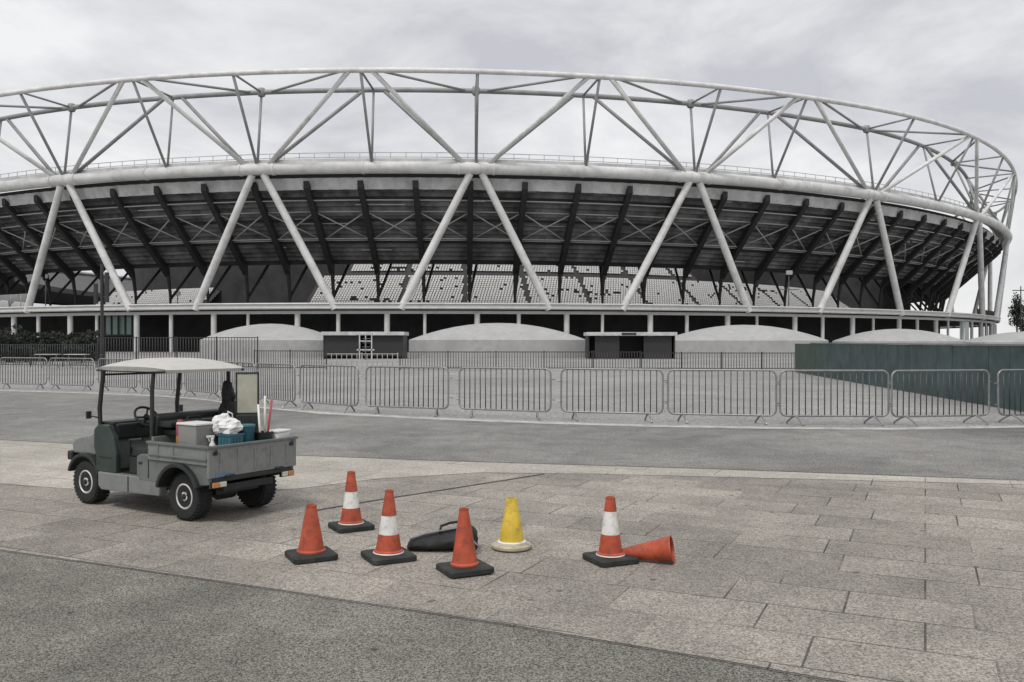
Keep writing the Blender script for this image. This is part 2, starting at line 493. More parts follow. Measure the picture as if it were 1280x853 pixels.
# stepped underside of the upper tier
NST = 17
DR0, Z0, DR1, Z1 = -2.6, 24.6, -14.0, 14.3
rows = []
for k in range(NST):
    f = k / NST; f2 = (k + 1) / NST
    d_ = DR0 + (DR1 - DR0) * f; d2 = DR0 + (DR1 - DR0) * f2
    rows.append(loop(d_, Z0 + (Z1 - Z0) * f)); rows.append(loop(d_ - 0.05, Z0 + (Z1 - Z0) * (f + 0.58 / NST)))
    rows.append(loop(d2 + 0.05, Z0 + (Z1 - Z0) * (f + 0.62 / NST)))
rows.append(loop(DR1, Z1))
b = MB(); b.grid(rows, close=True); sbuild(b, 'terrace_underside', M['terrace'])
# upper face and front edge of the tier so that it has a thickness
b = MB(); b.grid([loop(DR0, Z0), loop(DR0, Z0 + 1.6), loop(DR1 - 12, Z1 + 4), loop(DR1 - 12, Z1 + 2.5), loop(DR1, Z1)], close=True); sbuild(b, 'upper_terrace', M['step'])
# pale ribbed cladding band under the ring
b = MB()
NB = 900
rowa, rowb = [], []
for i in range(NB):
    t = 2 * math.pi * i / NB; dd = -1.7 + (0.12 if i % 2 else -0.12)
    rowa.append(E(t, dd, 25.4)); rowb.append(E(t, dd - 0.4, 23.75))
b.grid([rowa, rowb], close=True); sbuild(b, 'cladding_band', M['clad'])
# beams running round under the tier
for dd, zz, rr_ in ((-4.2, 22.9, 0.26), (-7.2, 20.0, 0.2), (-10.6, 17.1, 0.24), (-13.6, 14.2, 0.34)):
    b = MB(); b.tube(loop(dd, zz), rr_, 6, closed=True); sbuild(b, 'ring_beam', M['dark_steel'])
for dd, zz in ((-3.3, 22.4), (-8.9, 17.4)):
    b = MB(); b.tube(loop(dd, zz), 0.09, 6, closed=True); sbuild(b, 'pipe_run', M['brace'])
rnd = random.Random(5)
for i in range(48):
    t0 = rnd.uniform(-3.55, -2.0); k = rnd.randrange(1, NST - 1); f = (k + rnd.choice((.15, .45))) / NST
    t1 = t0 + rnd.uniform(.006, .05); n = 5
    dd, zz = DR0 + (DR1 - DR0) * k / NST + 0.12, Z0 + (Z1 - Z0) * f
    b = MB()
    b.grid([[E(t0 + (t1 - t0) * j / n, dd, zz) for j in range(n + 1)], [E(t0 + (t1 - t0) * j / n, dd, zz - .13) for j in range(n + 1)]])
    sbuild(b, 'soffit_slat', M['clad'])
# rakers and their struts
tk = -4.0
ri = 0
while tk < -1.62:
    b = MB()
    p, q = E(tk, -1.2, 24.9), E(tk, DR1 + 0.2, Z1 - 0.5)
    side = (E(tk + 0.001, -5, 20) - E(tk, -5, 20)).normalized()
    hw = side * 0.42
    dpt = Vector((0, 0, -1.5))
    A = [p + hw, p - hw, p - hw + dpt * 0.7, p + hw + dpt * 0.7]
    Bq = [q + hw, q - hw, q - hw + dpt, q + hw + dpt]
    b.grid([A, Bq], close=True); b.poly(A[::-1]); b.poly(Bq)
    sbuild(b, 'raker', M['dark_steel'])
    # post from the concourse up to the raker, with a raking prop behind it
    b = MB()
    foot = E(tk, -14.5, 6.9)
    b.tube([foot, E(tk, -14.5, 9.4), E(tk, DR1 + 0.2, Z1 - 0.8)], [0.16, 0.26, 0.36], 8)
    b.tube([E(tk, -14.5, 8.6), E(tk + 0.012, -21.0, 16.5)], 0.22, 8)
    sbuild(b, 'raker_post', M['dark_steel'])
    t2 = tk + 0.0515
    if True:
        b = MB()
        u0, u1 = E(tk, -5.2, 21.0), E(t2, -5.2, 21.0); l0, l1 = E(tk, -9.3, 17.2), E(t2, -9.3, 17.2)
        b.tube([u0, l1], 0.10, 6); b.tube([u1, l0], 0.10, 6)
        b.tube([l0, l1], 0.10, 6); b.tube([u0, u1], 0.10, 6)
        sbuild(b, 'cross_brace', M['brace'])
    tk = t2; ri += 1

# podium: deck, fascia, soffit, undercroft wall, posts
b = MB()
b.grid([loop(D_POD, Z_POD), loop(D_POD, Z_POD - 0.95), loop(D_POD - 0.35, Z_POD - 0.95), loop(D_POD - 0.35, Z_POD)], close=True)
b.grid([loop(D_POD, Z_POD), loop(D_POD - 0.35, Z_POD)], close=True)
sbuild(b, 'podium_parapet', M['concrete'])
b = MB(); b.tube(loop(D_POD + 0.12, Z_POD - 0.15), 0.09, 6, closed=True); b.tube(loop(D_POD + 0.1, Z_POD - 0.75), 0.05, 6, closed=True)
sbuild(b, 'parapet_rail', M['white_steel'])
b = MB()
b.grid([loop(D_POD - 0.35, Z_POD - 1.05), loop(-34, Z_POD - 1.05)], close=True)
b.grid([loop(D_POD - 0.36, Z_POD - 0.8), loop(-34, Z_POD - 0.8)], close=True)
sbuild(b, 'podium_deck', M['step'])
b = MB()
b.grid([loop(D_POD - 0.9, Z_POD - 1.15), loop(D_POD - 0.9, Z_POD - 1.6), loop(D_POD - 1.3, Z_POD - 1.6), loop(D_POD - 1.3, Z_POD - 1.15)], close=True)
sbuild(b, 'edge_beam', M['concrete'])
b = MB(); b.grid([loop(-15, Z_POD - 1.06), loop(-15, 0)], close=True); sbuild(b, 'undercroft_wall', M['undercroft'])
pt = -3.95
pk = 0
while pt < -1.75:
    p0, p1 = E(pt, D_POD - 1.1, 0), E(pt, D_POD - 1.1, Z_POD - 1.6)
    rad = (0.42, 0.30, 0.42, 0.24)[pk % 4]
    b = MB(); b.tube([p0, p1], rad, 12); sbuild(b, 'podium_post', M['concrete'])
    pt += (0.040, 0.047, 0.036, 0.050)[pk % 4]; pk += 1
# green glazed shopfront in the undercroft
b = MB(); 
Dw = 141.0
def gl(px, py): return Vector((atD(px, Dw), Dw, zat(py, Dw)))
wx0, wx1 = 131, 174
b.poly([gl(wx0, 419), gl(wx1, 419), gl(wx1, 393), gl(wx0, 393)])
pane = sbuild(b, 'shopfront_glazing', M['glass_green'])
b = MB()
for i in range(6):
    x = wx0 + (wx1 - wx0) * i / 5
    b.box(gl(x, 406) - Vector((0, 0.08, 0)), (0.22, 0.15, 3.6))
for y in (392.5, 419.5): b.box(gl((wx0 + wx1) / 2, y) - Vector((0, 0.09, 0)), (5.8, 0.2, 0.25))
sbuild(b, 'shopfront_frame', M['dark_steel'])

b = MB()
for t0 in (-2.232, -2.212):
    b.poly([E(t0, -2.7, 0.2), E(t0 + .017, -2.7, 0.2), E(t0 + .017, -2.7, Z_POD - 1.7), E(t0, -2.7, Z_POD - 1.7)])
sbuild(b, 'shopfront_glazing', M['glass_green'])
# banked seats seen through the gap
def bank(t0, t1, dr0, z0, nrow, name):
    b = MB()
    n = max(8, int((t1 - t0) / 0.012))
    ts = [t0 + (t1 - t0) * i / n for i in range(n + 1)]
    rows = [[E(t, dr0 + 0.1, 6.2) for t in ts]]
    for k in range(nrow):
        rows.append([E(t, dr0 - 0.56 * k, z0 + 0.42 * k) for t in ts])
        rows.append([E(t, dr0 - 0.56 * (k + 1), z0 + 0.42 * k) for t in ts])
    rows.append([E(t, dr0 - 0.56 * nrow - 0.5, 6.2) for t in ts])
    b.grid(rows)
    return sbuild(b, name, M['step'])
def seats(t0, t1, dr0, z0, nrow, gaps=()):
    b = MB()
    for k in range(nrow):
        d_ = dr0 - 0.56 * k - 0.25; z_ = z0 + 0.42 * k
        rad = (E(t0, d_, 0) - E(t0 + 0.01, d_, 0)).length / 0.01
        dt = 0.52 / rad
        t = t0; j = 0
        while t < t1:
            if any(a < t < c for a, c in gaps) or random.random() < 0.025:
                t += dt; j += 1; continue
            # black and white shards over the rows
            sh = math.sin(j * 0.055 + k * 0.5) + math.sin(j * 0.021 - k * 0.35 + 1.3) + random.uniform(-0.5, 0.5)
            b.mi = 1 if sh > 2.1 else 0
            p = E(t, d_, z_); q = E(t + dt * 0.5, d_, z_)
            a = math.atan2((q - p).y, (q - p).x)
            rot = Matrix.Rotation(a, 3, 'Z')
            b.box(p + Vector((0, 0, 0.34)) , (0.40, 0.34, 0.06), rot)
            b.box(p + rot @ Vector((0, 0.18, 0.50)), (0.40, 0.06, 0.34), rot)
            t += dt; j += 1
    o = sbuild(b, 'seat', [M['seat_white'], M['seat_black']])
    o['kind'] = 'stuff'
    return o
gaps_low = [(-3.02 + 0.093 * i, -3.02 + 0.093 * i + 0.008) for i in range(9)]
bank(-3.16, -2.03, -31.5, 8.3, 13, 'lower_bank'); seats(-3.15, -2.04, -31.5, 8.3, 13, gaps_low)
bank(-3.12, -2.5, -40.2, 14.7, 8, 'middle_bank'); seats(-3.11, -2.51, -40.2, 14.7, 8, gaps_low)
bank(-3.62, -3.33, -31.5, 8.0, 9, 'side_bank'); seats(-3.61, -3.34, -31.5, 8.0, 9)

b = MB()
ts = [-5.35 + 0.02 * i for i in range(169)]
def d_in(t):
    f = min(1, max(0, (t + 2.16) / 0.16)); return -54 + 33 * f * f * (3 - 2 * f)
b.grid([[E(t, d_in(t), 0) for t in ts], [E(t, d_in(t), 22.5 + 4.0 * min(1, max(0, (-2.9 - t) / 0.1))) for t in ts]]); sbuild(b, 'dark_backdrop', M['undercroft'])  # dark sheet added to shut out bright sky behind the seat banks
# ------------------------------------------------------------------ things standing on the podium
def slat_fence(name, p0, p1, h, z, m, pitch, label, cat, r=0.02, post_every=2.4, group=None):
    """railing: one root, posts, rails and one mesh of bars"""
    p0 = Vector((*p0, z)); p1 = Vector((*p1, z)); L = (p1 - p0).length; d = (p1 - p0) / L
    root = empty(name, p0, math.atan2(d.y, d.x), label, cat, group)
    n = max(1, round(L / post_every))
    for i in range(n + 1):
        b = MB(); x = L * i / n
        b.box((x, 0, h / 2 + 0.015), (0.06, 0.06, h + 0.03)); b.build('post', m, root, bevel=0.008, seg=1)
    b = MB()
    for zz in (0.12, h - 0.04): b.box((L / 2, 0, zz), (L, 0.035, 0.045))
    b.build('rail', m, root)
    b = MB(); k = int(L / pitch)
    for i in range(1, k):
        b.tube([(L * i / k, 0, 0.12), (L * i / k, 0, h - 0.04)], r, 5)
    b.build('bars', m, root)
    return root
p0 = E(-3.61, -2.4, 0); p1 = E(-3.40, -2.4, 0)
slat_fence('mesh_fence', (p0.x, p0.y), (p1.x, p1.y), 2.9, Z_POD - 0.8, M['rail_grey'], 0.34, 'tall mesh fence up on the stadium podium at the far left edge', 'fence', 0.05, 3.0)
p0 = E(-2.17, -2.2, 0); p1 = E(-2.02, -2.2, 0)
slat_fence('podium_railing', (p0.x, p0.y), (p1.x, p1.y), 2.0, Z_POD - 0.8, M['rail_dark'], 0.5, 'dark railing on the podium edge at the far right end of the stadium', 'railing', 0.05, 3.0)
# floodlights on stands between the seats
def lamp_stand(px, D, ztop, label, two=False):
    x = atD(px, D)
    r_ = empty('floodlight', (x, D, Z_POD - 0.8), 0, label, 'floodlight', 'floodlights standing among the stands')
    h = ztop - Z_POD + 0.8
    b = MB(); b.tube([(0, 0, 0), (0, 0, h)], 0.09, 8); b.build('pole', M['grey_steel'], r_)
    b = MB(); b.box((0, -0.2, h + 0.3), (1.1, 0.4, 0.75)); b.build('lamp_head', M['seat_white'], r_, bevel=0.08)
    if two:
        b = MB(); b.tube([(-1.8, 0, h - 2.6), (1.8, 0, h - 2.6)], 0.08, 6); b.build('crossbar', M['grey_steel'], r_)
lamp_stand(986, 152, 13.2, 'small white floodlight on a pole in front of the right hand stands', True)
lamp_stand(57, 158, 13.0, 'small white floodlight on a pole in the dark stands at the far left')
lamp_stand(222, 152, 9.6, 'low white floodlight in the dark stands between two white columns')

# ------------------------------------------------------------------ mounds and cabins in front of the stadium
def mound(px0, px1, ytop, D, label, depth=11.0):
    x0, x1 = atD(px0, D), atD(px1, D)
    h = zat(ytop, D); hw = (x1 - x0) / 2
    skirt = h * 0.5
    b = MB(); rows = []
    nu, nv = 64, 9
    for v in range(nv + 1):
        f = v / nv; row = []
        for u in range(nu):
            a = 2 * math.pi * u / nu
            ca, sa = math.cos(a), math.sin(a)
            e = 0.55
            sx = math.copysign(abs(ca) ** e, ca); sy = math.copysign(abs(sa) ** e, sa)
            s_ = math.cos(f * math.pi / 2)
            prof = skirt + (h - skirt) * (1 - s_ ** 2.0)
            row.append((sx * hw * s_, sy * depth / 2 * s_, prof))
        rows.append(row)
    rows = [[(p[0], p[1], 0) for p in rows[0]]] + rows
    b.grid(rows, smooth=True, close=True)
    o = b.build('mound', M['membrane'])
    o.location = ((x0 + x1) / 2, D + depth / 2, 0)
    tag(o, label, 'mound', 'smooth pale mounds along the stadium front')
mound(236, 406, 403.5, 90, 'pale smooth mound behind the cart, left of the dark cabin')
mound(505, 738, 402.5, 88, 'widest pale mound, between the two dark cabins')
mound(842, 1050, 405, 92, 'pale smooth mound right of the open doorway, behind the railings')
mound(1068, 1222, 410.5, 112, 'pale mound rising behind the middle of the teal hoarding')
mound(1236, 1400, 414, 120, 'pale mound behind the teal hoarding at the right edge')

def cabin(px0, px1, ytop, D, label, openfront):
    x0, x1 = atD(px0, D), atD(px1, D); w_ = x1 - x0; h = zat(ytop, D)
    r_ = empty('cabin', ((x0 + x1) / 2, D, 0), 0, label, 'cabin')
    b = MB()
    t = 0.12
    b.box((-w_ / 2 + t / 2, 1.6, (h - 0.35) / 2), (t, 3.2, h - 0.35)); b.box((w_ / 2 - t / 2, 1.6, (h - 0.35) / 2), (t, 3.2, h - 0.35))
    b.box((0, 3.2 + t / 2, (h - 0.35) / 2), (w_, t, h - 0.35))
    b.box((0, 1.6, 0.03), (w_ - 2 * t, 3.1, 0.06))
    b.build('wall', M['cabin_dark'], r_)
    b = MB(); b.box((0, 1.5, h - 0.17), (w_ + 0.3, 3.7, 0.34)); b.build('roof', M['cabin_pale'], r_, bevel=0.03)
    if openfront:
        b = MB(); b.box((-w_ * 0.28, 0.1, (h - 0.36) / 2), (w_ * 0.28, 0.12, h - 0.4)); b.build('door_leaf', M['cabin_dark'], r_)
        b = MB(); b.box((w_ * 0.3, 0.1, (h - 0.36) / 2), (w_ * 0.32, 0.12, h - 0.4)); b.build('door_leaf', M['cabin_dark'], r_)
        b = MB(); b.box((-0.3, -0.37, h - 0.16), (1.4, 0.04, 0.22)); b.build('sign_panel', M['cabin_dark'], r_)
    else:
        b = MB(); b.box((-w_ * 0.26, 0.1, h * 0.5), (w_ * 0.46, 0.14, h - 0.5)); b.build('shutter', M['cabin_dark'], r_)
        b = MB(); b.box((w_ * 0.3, 0.1, h * 0.5), (w_ * 0.38, 0.14, h - 0.5)); b.build('shutter', M['cabin_dark'], r_)
        b = MB(); b.box((0.2, -0.38, h - 0.16), (1.5, 0.04, 0.24)); b.build('sign_panel', M['cabin_pale'], r_)
    return r_
c1 = cabin(404, 504, 415, 84, 'dark shuttered cabin with pale roof edge between two mounds, left of centre', False)
c2 = cabin(735, 844, 415.5, 84, 'dark cabin with an open doorway between two pale mounds', True)
# white turnstile in front of the shuttered cabin
r_ = empty('turnstile', (atD(457, 80), 80, 0), 0, 'white framed turnstile in front of the dark shuttered cabin', 'turnstile')
for sx in (-0.55, 0.55):
    b = MB(); b.box((sx, 0, 1.25), (0.1, 0.1, 2.5)); b.build('upright', M['cabin_pale'], r_)
b = MB(); b.box((0, 0, 2.44), (1.9, 0.12, 0.14)); b.box((0, 0, 1.7), (1.0, 0.1, 0.1)); b.box((0, 0, 0.9), (1.6, 0.1, 0.12)); b.build('crossbar', M['cabin_pale'], r_)
b = MB(); b.tube([(0, 0, 0), (0, 0, 2.3)], 0.06, 8)
for k in range(5):
    for a in (0, 120, 240):
        b.tube([(0, 0, 0.4 + 0.38 * k), (0.42 * math.cos(R(a + 20)), 0.42 * math.sin(R(a + 20)), 0.4 + 0.38 * k)], 0.025, 6)
b.build('rotor', M['galv'], r_)

# ------------------------------------------------------------------ railings of the forecourt
def px_fence(name, a, c, D0, D1, h, m, pitch, label, r=0.018, every=2.6):
    return slat_fence(name, (atD(a, D0), D0), (atD(c, D1), D1), h, 0, m, pitch, label, 'railing', r, every)
px_fence('railing', 318, 408, 53, 52, 1.15, M['rail_dark'], 0.155, 'dark upright railings in front of the mound left of the shuttered cabin')
px_fence('railing', 500, 740, 51.5, 51.5, 1.10, M['rail_dark'], 0.155, 'long run of dark railings across the widest mound')
px_fence('railing', 742, 800, 51.2, 51.2, 1.10, M['rail_dark'], 0.155, 'short run of dark railings in front of the open doorway')
px_fence('railing', 802, 1003, 51.0, 50.5, 1.05, M['rail_dark'], 0.155, 'run of dark railings from the open doorway to the teal hoarding')
px_fence('railing', 408, 497, 54, 54, 0.95, M['rail_grey'], 0.3, 'pale low railings in front of the dark shuttered cabin')
px_fence('tall_railing', 122, 322, 56, 54, 1.95, M['rail_dark'], 0.19, 'tall dark railings behind the roof of the utility cart', 0.022)
px_fence('tall_railing', -150, 120, 62, 57, 1.5, M['rail_dark'], 0.19, 'dark railings in the shade at the far left behind the crowd barriers', 0.022)

# ------------------------------------------------------------------ teal hoarding
ha, hb = Vector((*at(1013, 469), 0)), Vector((*at(1300, 519.5), 0))
L = (hb - ha).length; d = (hb - ha) / L
L2 = L + 6
root = empty('hoarding', ha, math.atan2(d.y, d.x), 'long teal site hoarding of upright boards at the right edge', 'hoarding')
nb = int(L2 / 1.22)
for i in range(nb):
    b = MB(); w_ = L2 / nb
    b.box((w_ * (i + 0.5), random.uniform(-0.008, 0.008), 0.80 + random.uniform(-0.004, 0.004)), (w_ - 0.035, 0.03, 1.56))
    b.build('board', M['hoard'] if i > 1 else M['hoard_green'], root, bevel=0.004, seg=1)
b = MB(); b.box((L2 / 2, 0, 1.605), (L2, 0.08, 0.035)); b.build('capping', M['hoard_trim'], root)
b = MB()
for i in range(nb + 1): b.box((L2 * i / nb, 0.06, 0.78), (0.06, 0.06, 1.5))
b.build('backing_post', M['cabin_dark'], root)
b = MB(); e1 = Vector((*at(994, 465.5), 0)) - ha
e1 = Matrix.Rotation(-math.atan2(d.y, d.x), 3, 'Z') @ e1
ang = math.atan2(e1.y, e1.x)
b.box((e1.x / 2, e1.y / 2, 0.79), (e1.length, 0.03, 1.54), Matrix.Rotation(ang, 3, 'Z'))
b.build('return_board', M['hoard_green'], root)

# ------------------------------------------------------------------ crowd barriers
def make_barrier():
    r_ = empty('crowd_barrier')
    W, H0, H1, rc = 2.17, 0.17, 1.09, 0.13
    pts = []
    for cx, cz, a0 in ((W / 2 - rc, H1 - rc, 0), (-W / 2 + rc, H1 - rc, 90), (-W / 2 + rc, H0 + rc, 180), (W / 2 - rc, H0 + rc, 270)):
        for k in range(7):
            a = R(a0 + 15 * k)
            pts.append((cx + rc * math.cos(a), 0, cz + rc * math.sin(a)))
    b = MB(); b.tube(pts, 0.021, 10, closed=True); b.build('frame', M['galv'], r_)
    b = MB()
    n = 17
    for i in range(1, n):
        x = -W / 2 + W * i / n
        b.tube([(x, 0, H0), (x, 0, H1)], 0.0115, 6)
    b.build('bars', M['galv_bar'], r_)
    for sx in (-1, 1):
        b = MB(); x = sx * (W / 2 - 0.30); sk = 0.12 * sx
        P = []
        for k in range(9):
            a = math.pi * k / 8
            yy = -0.24 * math.cos(a); zz = 0.02 + 0.155 * (1 - abs(math.cos(a)) ** 1.3)
            P.append((x + 0.10 * math.cos(a), yy, zz))
        b.tube([(P[0][0], P[0][1] - 0.0, 0.004)] + P[1:-1] + [(P[-1][0], P[-1][1], 0.004)], 0.02, 8)
        b.build('foot', M['galv'], r_)
    for z in (0.42, 0.86):
        b = MB()
        b.tube([(W / 2, 0, z), (W / 2 + 0.05, 0.02, z), (W / 2 + 0.075, 0.05, z), (W / 2 + 0.06, 0.08, z)], 0.012, 6)
        b.build('hook', M['galv'], r_)
    for z in (0.38, 0.82):
        b = MB()
        b.tube([(-W / 2, 0, z), (-W / 2 - 0.06, 0.03, z), (-W / 2 - 0.06, -0.03, z), (-W / 2, 0, z + 0.02)], 0.012, 6)
        b.build('eye', M['galv'], r_)
    return r_
joints = [(12.31, 18.42), (9.81, 18.07), (7.61, 17.73), (5.42, 17.89), (3.25, 18.42), (0.98, 18.98), (-1.33, 19.79)]
poly = [Vector(p) for p in [(-1.33, 19.79), (-3.57, 20.66), (-5.74, 22.4), (-7.71, 24.75), (-9.37, 26.6), (-11.33, 28.1), (-14.09, 29.9), (-17.71, 31.43), (-23, 33.2)]]
# resample the curved left half at one panel's pitch
acc = 0.0; nxt = 2.36
for a, c in zip(poly, poly[1:]):
    l = (c - a).length
    while acc + l >= nxt:
        q = a + (c - a) * ((nxt - acc) / l); joints.append((q.x, q.y)); nxt += 2.36
    acc += l
joints = joints[:16]
NAMES = ['steel crowd barrier cut off by the right edge, before the teal hoarding',
 'steel crowd barrier wholly in front of the near end of the teal hoarding',
 'steel crowd barrier in front of the far green end of the hoarding',
 'steel crowd barrier just left of the hoarding corner, beyond the fallen red cone',
 'steel crowd barrier in front of the open doorway of the right dark cabin',
 'steel crowd barrier in front of the widest mound, right of the shuttered cabin',
 'steel crowd barrier in front of the shuttered cabin with the white turnstile',
 'steel crowd barrier set at a slant just right of the cart load board',
 'steel crowd barrier slanting away right behind the cart load and brooms',
 'steel crowd barrier seen under the rear end of the cart roof',
 'steel crowd barrier seen under the middle of the cart roof',
 'steel crowd barrier seen through the cab between the steering wheel and roof',
 'steel crowd barrier at the left just before the front post of the cart roof',
 'steel crowd barrier second from the left edge of the photo',
 'steel crowd barrier leftmost in the row, cut by the left edge']
proto = make_barrier()
for i, (a, c) in enumerate(zip(joints, joints[1:])):
    o = proto if i == 0 else copy_tree(proto)
    a = Vector(a); c = Vector(c); mid = (a + c) / 2; dd = a - c
    o.location = (mid.x + random.uniform(-.02, .02), mid.y + random.uniform(-.03, .03), 0.010)
    o.rotation_euler = (R(random.uniform(-1.0, 1.0)), 0, math.atan2(dd.y, dd.x) + R(random.uniform(-2.5, 2.5)))
    o.name = 'crowd_barrier' if i == 0 else 'crowd_barrier.%03d' % i
    tag(o, NAMES[i], 'barrier', 'steel crowd barriers in a row')

# ------------------------------------------------------------------ lamp post at the left, stand-in shrubs, trees
D = 56.0
r_ = empty('lamp_post', (atD(127.5, D), D, 0), 0, 'dark lamp post with small fittings rising behind the cart roof', 'lamp post')
hp = zat(330, D)
b = MB(); b.tube([(0, 0, 0), (0, 0, 0.8), (0, 0, 0.85), (0, 0, hp)], [0.16, 0.16, 0.11, 0.10], 12); b.build('pole', M['rail_dark'], r_)
b = MB(); b.box((0.33, -0.05, hp - 1.5), (0.22, 0.22, 1.9)); b.tube([(0, 0, hp - 0.8), (0.33, -0.05, hp - 0.8)], 0.04, 6); b.tube([(0, 0, hp - 2.1), (0.33, -0.05, hp - 2.1)], 0.04, 6)
b.build('speaker_column', M['rail_dark'], r_, bevel=0.02)
b = MB(); b.box((-0.42, 0.05, hp - 1.9), (0.2, 0.2, 1.3)); b.tube([(0, 0, hp - 1.9), (-0.42, 0.05, hp - 1.9)], 0.04, 6); b.build('side_fitting', M['rail_dark'], r_, bevel=0.02)

M['bark'] = mat('bark', (0.07, 0.06, 0.05), 0.9, var=0.3, scale=10)
def leaf_mat(name, col):
    m = mat(name, col, 0.7, var=0.4, scale=1.2, spec=0.2)
    return m
M['leaf'] = leaf_mat('dark_leaves', (0.035, 0.042, 0.032))
def crown_mb(cx, cz, rx, ry, rz, n, s, seed, lobes=9):
    rnd = random.Random(seed); b = MB()
    L = [(Vector((rnd.uniform(-.62, .62) * rx, rnd.uniform(-.62, .62) * ry, rnd.uniform(-.65, .7) * rz)), rnd.uniform(.3, .55)) for _ in range(lobes)]
    for i in range(n):
        c, k = L[rnd.randrange(lobes)]
        v = Vector((rnd.gauss(0, 1), rnd.gauss(0, 1), rnd.gauss(0, 1))); v.normalize(); v *= rnd.uniform(.55, 1.05)
        p = Vector((c.x + v.x * rx * k, c.y + v.y * ry * k, c.z + v.z * rz * k + cz))
        a = Vector((rnd.gauss(0, 1), rnd.gauss(0, 1), rnd.gauss(0, 1))).normalized(); q = a.orthogonal().normalized()
        q = Matrix.Rotation(rnd.uniform(0, 6.28), 3, a) @ q; e = a.cross(q)
        sz = s * rnd.uniform(.6, 1.4)
        b.poly([p - q * sz, p - e * sz * .45, p + q * sz, p + e * sz * .45])
    return b
def shrub(px, D, wpx, ytop, label, seed):  # leafy clumps added to stand in for a dark mass
    h = zat(ytop, D); rx = wpx / FPX * D / 2
    r_ = empty('shrub', (atD(px, D), D, 0), 0, label, 'shrub', 'dark shrubs standing in for a dark mass at the left')
    crown_mb(0, h * .52, rx, rx * .8, h * .5, 900, 0.10 + 0.03 * h, seed).build('foliage', M['leaf'], r_)
    b = MB()
    for k in range(4):
        a = k * 1.7; b.tube([(0.05 * math.cos(a), 0.05 * math.sin(a), 0), (rx * .4 * math.cos(a), rx * .3 * math.sin(a), h * .7)], [0.04, 0.015], 6)
    b.build('stem', M['bark'], r_)
for k, (px, D, wp, yt, lb) in enumerate([(10, 70, 60, 408, 'stand-in dark shrub at the very left edge behind the crowd barriers'), (62, 74, 55, 413, 'stand-in dark shrub second from the left edge, behind the railings'),
        (104, 70, 46, 419, 'low stand-in dark shrub just left of the lamp post'), ]):
    shrub(px, D, wp, yt, lb, 40 + k)
r_ = empty('hedge_standin', (atD(30, 76), 76, 0), R(-3), 'long dark leafy stand-in for shading behind the railings at the far left', 'hedge_standin')  # made-up greenery standing in for the dark shading on this side
rnd = random.Random(11); b = MB()
hl, hh, hd = 7.0, 2.2, 0.9
for i in range(9000):
    x = rnd.uniform(-hl, hl); f = rnd.random()
    if f < .6: p = Vector((x, -hd + rnd.gauss(0, .09), rnd.uniform(.05, hh)))
    else: p = Vector((x, rnd.uniform(-hd, hd), hh + rnd.gauss(0, .08) + .12 * math.sin(x * 1.3) + .08 * math.sin(x * 3.1)))
    a = Vector((rnd.gauss(0, 1), rnd.gauss(0, 1), rnd.gauss(0, 1))).normalized(); q = a.orthogonal().normalized(); e = a.cross(q); sz = rnd.uniform(.06, .15)
    b.poly([p - q * sz, p - e * sz * .5, p + q * sz, p + e * sz * .5])
b.build('foliage', M['leaf'], r_)
b = MB()
for i in range(14): b.tube([(-hl + .5 + i, 0, 0), (-hl + .5 + i, .05, hh * .9)], [.05, .02], 6)
b.build('stem', M['bark'], r_)
b = MB(); b.box((0, .1, hh * .47), (2 * hl - .4, 2 * hd - .4, hh * .9)); b.build('inner_growth', M['leaf'], r_, bevel=.1)
for px, lb in ((60, 'pale trestle table before the railings at the far left, nearer the edge'), (96, 'pale trestle table before the railings just left of the lamp post')):
    r_ = empty('trestle_table', (atD(px, 54.5), 54.5, 0), R(random.uniform(-6, 6)), lb, 'table', 'trestle tables at the far left')
    b = MB(); b.box((0, 0, .87), (1.35, .65, .04)); b.build('table_top', M['cabin_pale'], r_, bevel=.008)
    for sx in (-.5, .5):
        b = MB(); b.tube([(sx, -.28, 0), (sx, 0, .86), (sx, .28, 0)], .02, 6); b.tube([(sx, -.14, .43), (sx, .14, .43)], .015, 6); b.build('leg', M['galv'], r_)
def tree(px, D, wpx, ytop, label, seed):
    h = zat(ytop, D); rx = wpx / FPX * D / 2
    r_ = empty('tree', (atD(px, D), D, 0), 0, label, 'tree', 'dark trees past the right end of the stadium')
    b = MB(); b.tube([(0, 0, 0), (0.05, 0, h * .4), (0, 0.05, h * .9)], [0.2, 0.15, 0.03], 8)
    for k in range(7):
        a = k * 2.4; z = h * (.4 + .07 * k); b.tube([(0, 0, z), (rx * .6 * math.cos(a), rx * .6 * math.sin(a), z + .5)], [0.06, 0.02], 6)
    b.build('trunk', M['bark'], r_)
    crown_mb(0, h * .62, rx, rx, h * .38, 1500, 0.26, seed, 14).build('crown', M['leaf'], r_)
tree(1271, 185, 26, 368, 'slim dark tree past the right end of the stadium', 3)
tree(1292, 175, 34, 382, 'bushy dark tree cut off by the right edge', 5)
D = 170
r_ = empty('signal_mast', (atD(1276, D), D, 0), 0, 'thin dark mast with a cross arm at the right edge', 'mast')
hm = zat(358, D)
b = MB(); b.tube([(0, 0, 0), (0, 0, hm)], [0.16, 0.1], 8); b.build('pole', M['rail_dark'], r_)
b = MB(); b.tube([(-1.6, 0, hm - .8), (1.6, 0, hm - .8)], 0.1, 6); b.build('cross_arm', M['rail_dark'], r_)
#@@OBJECTS

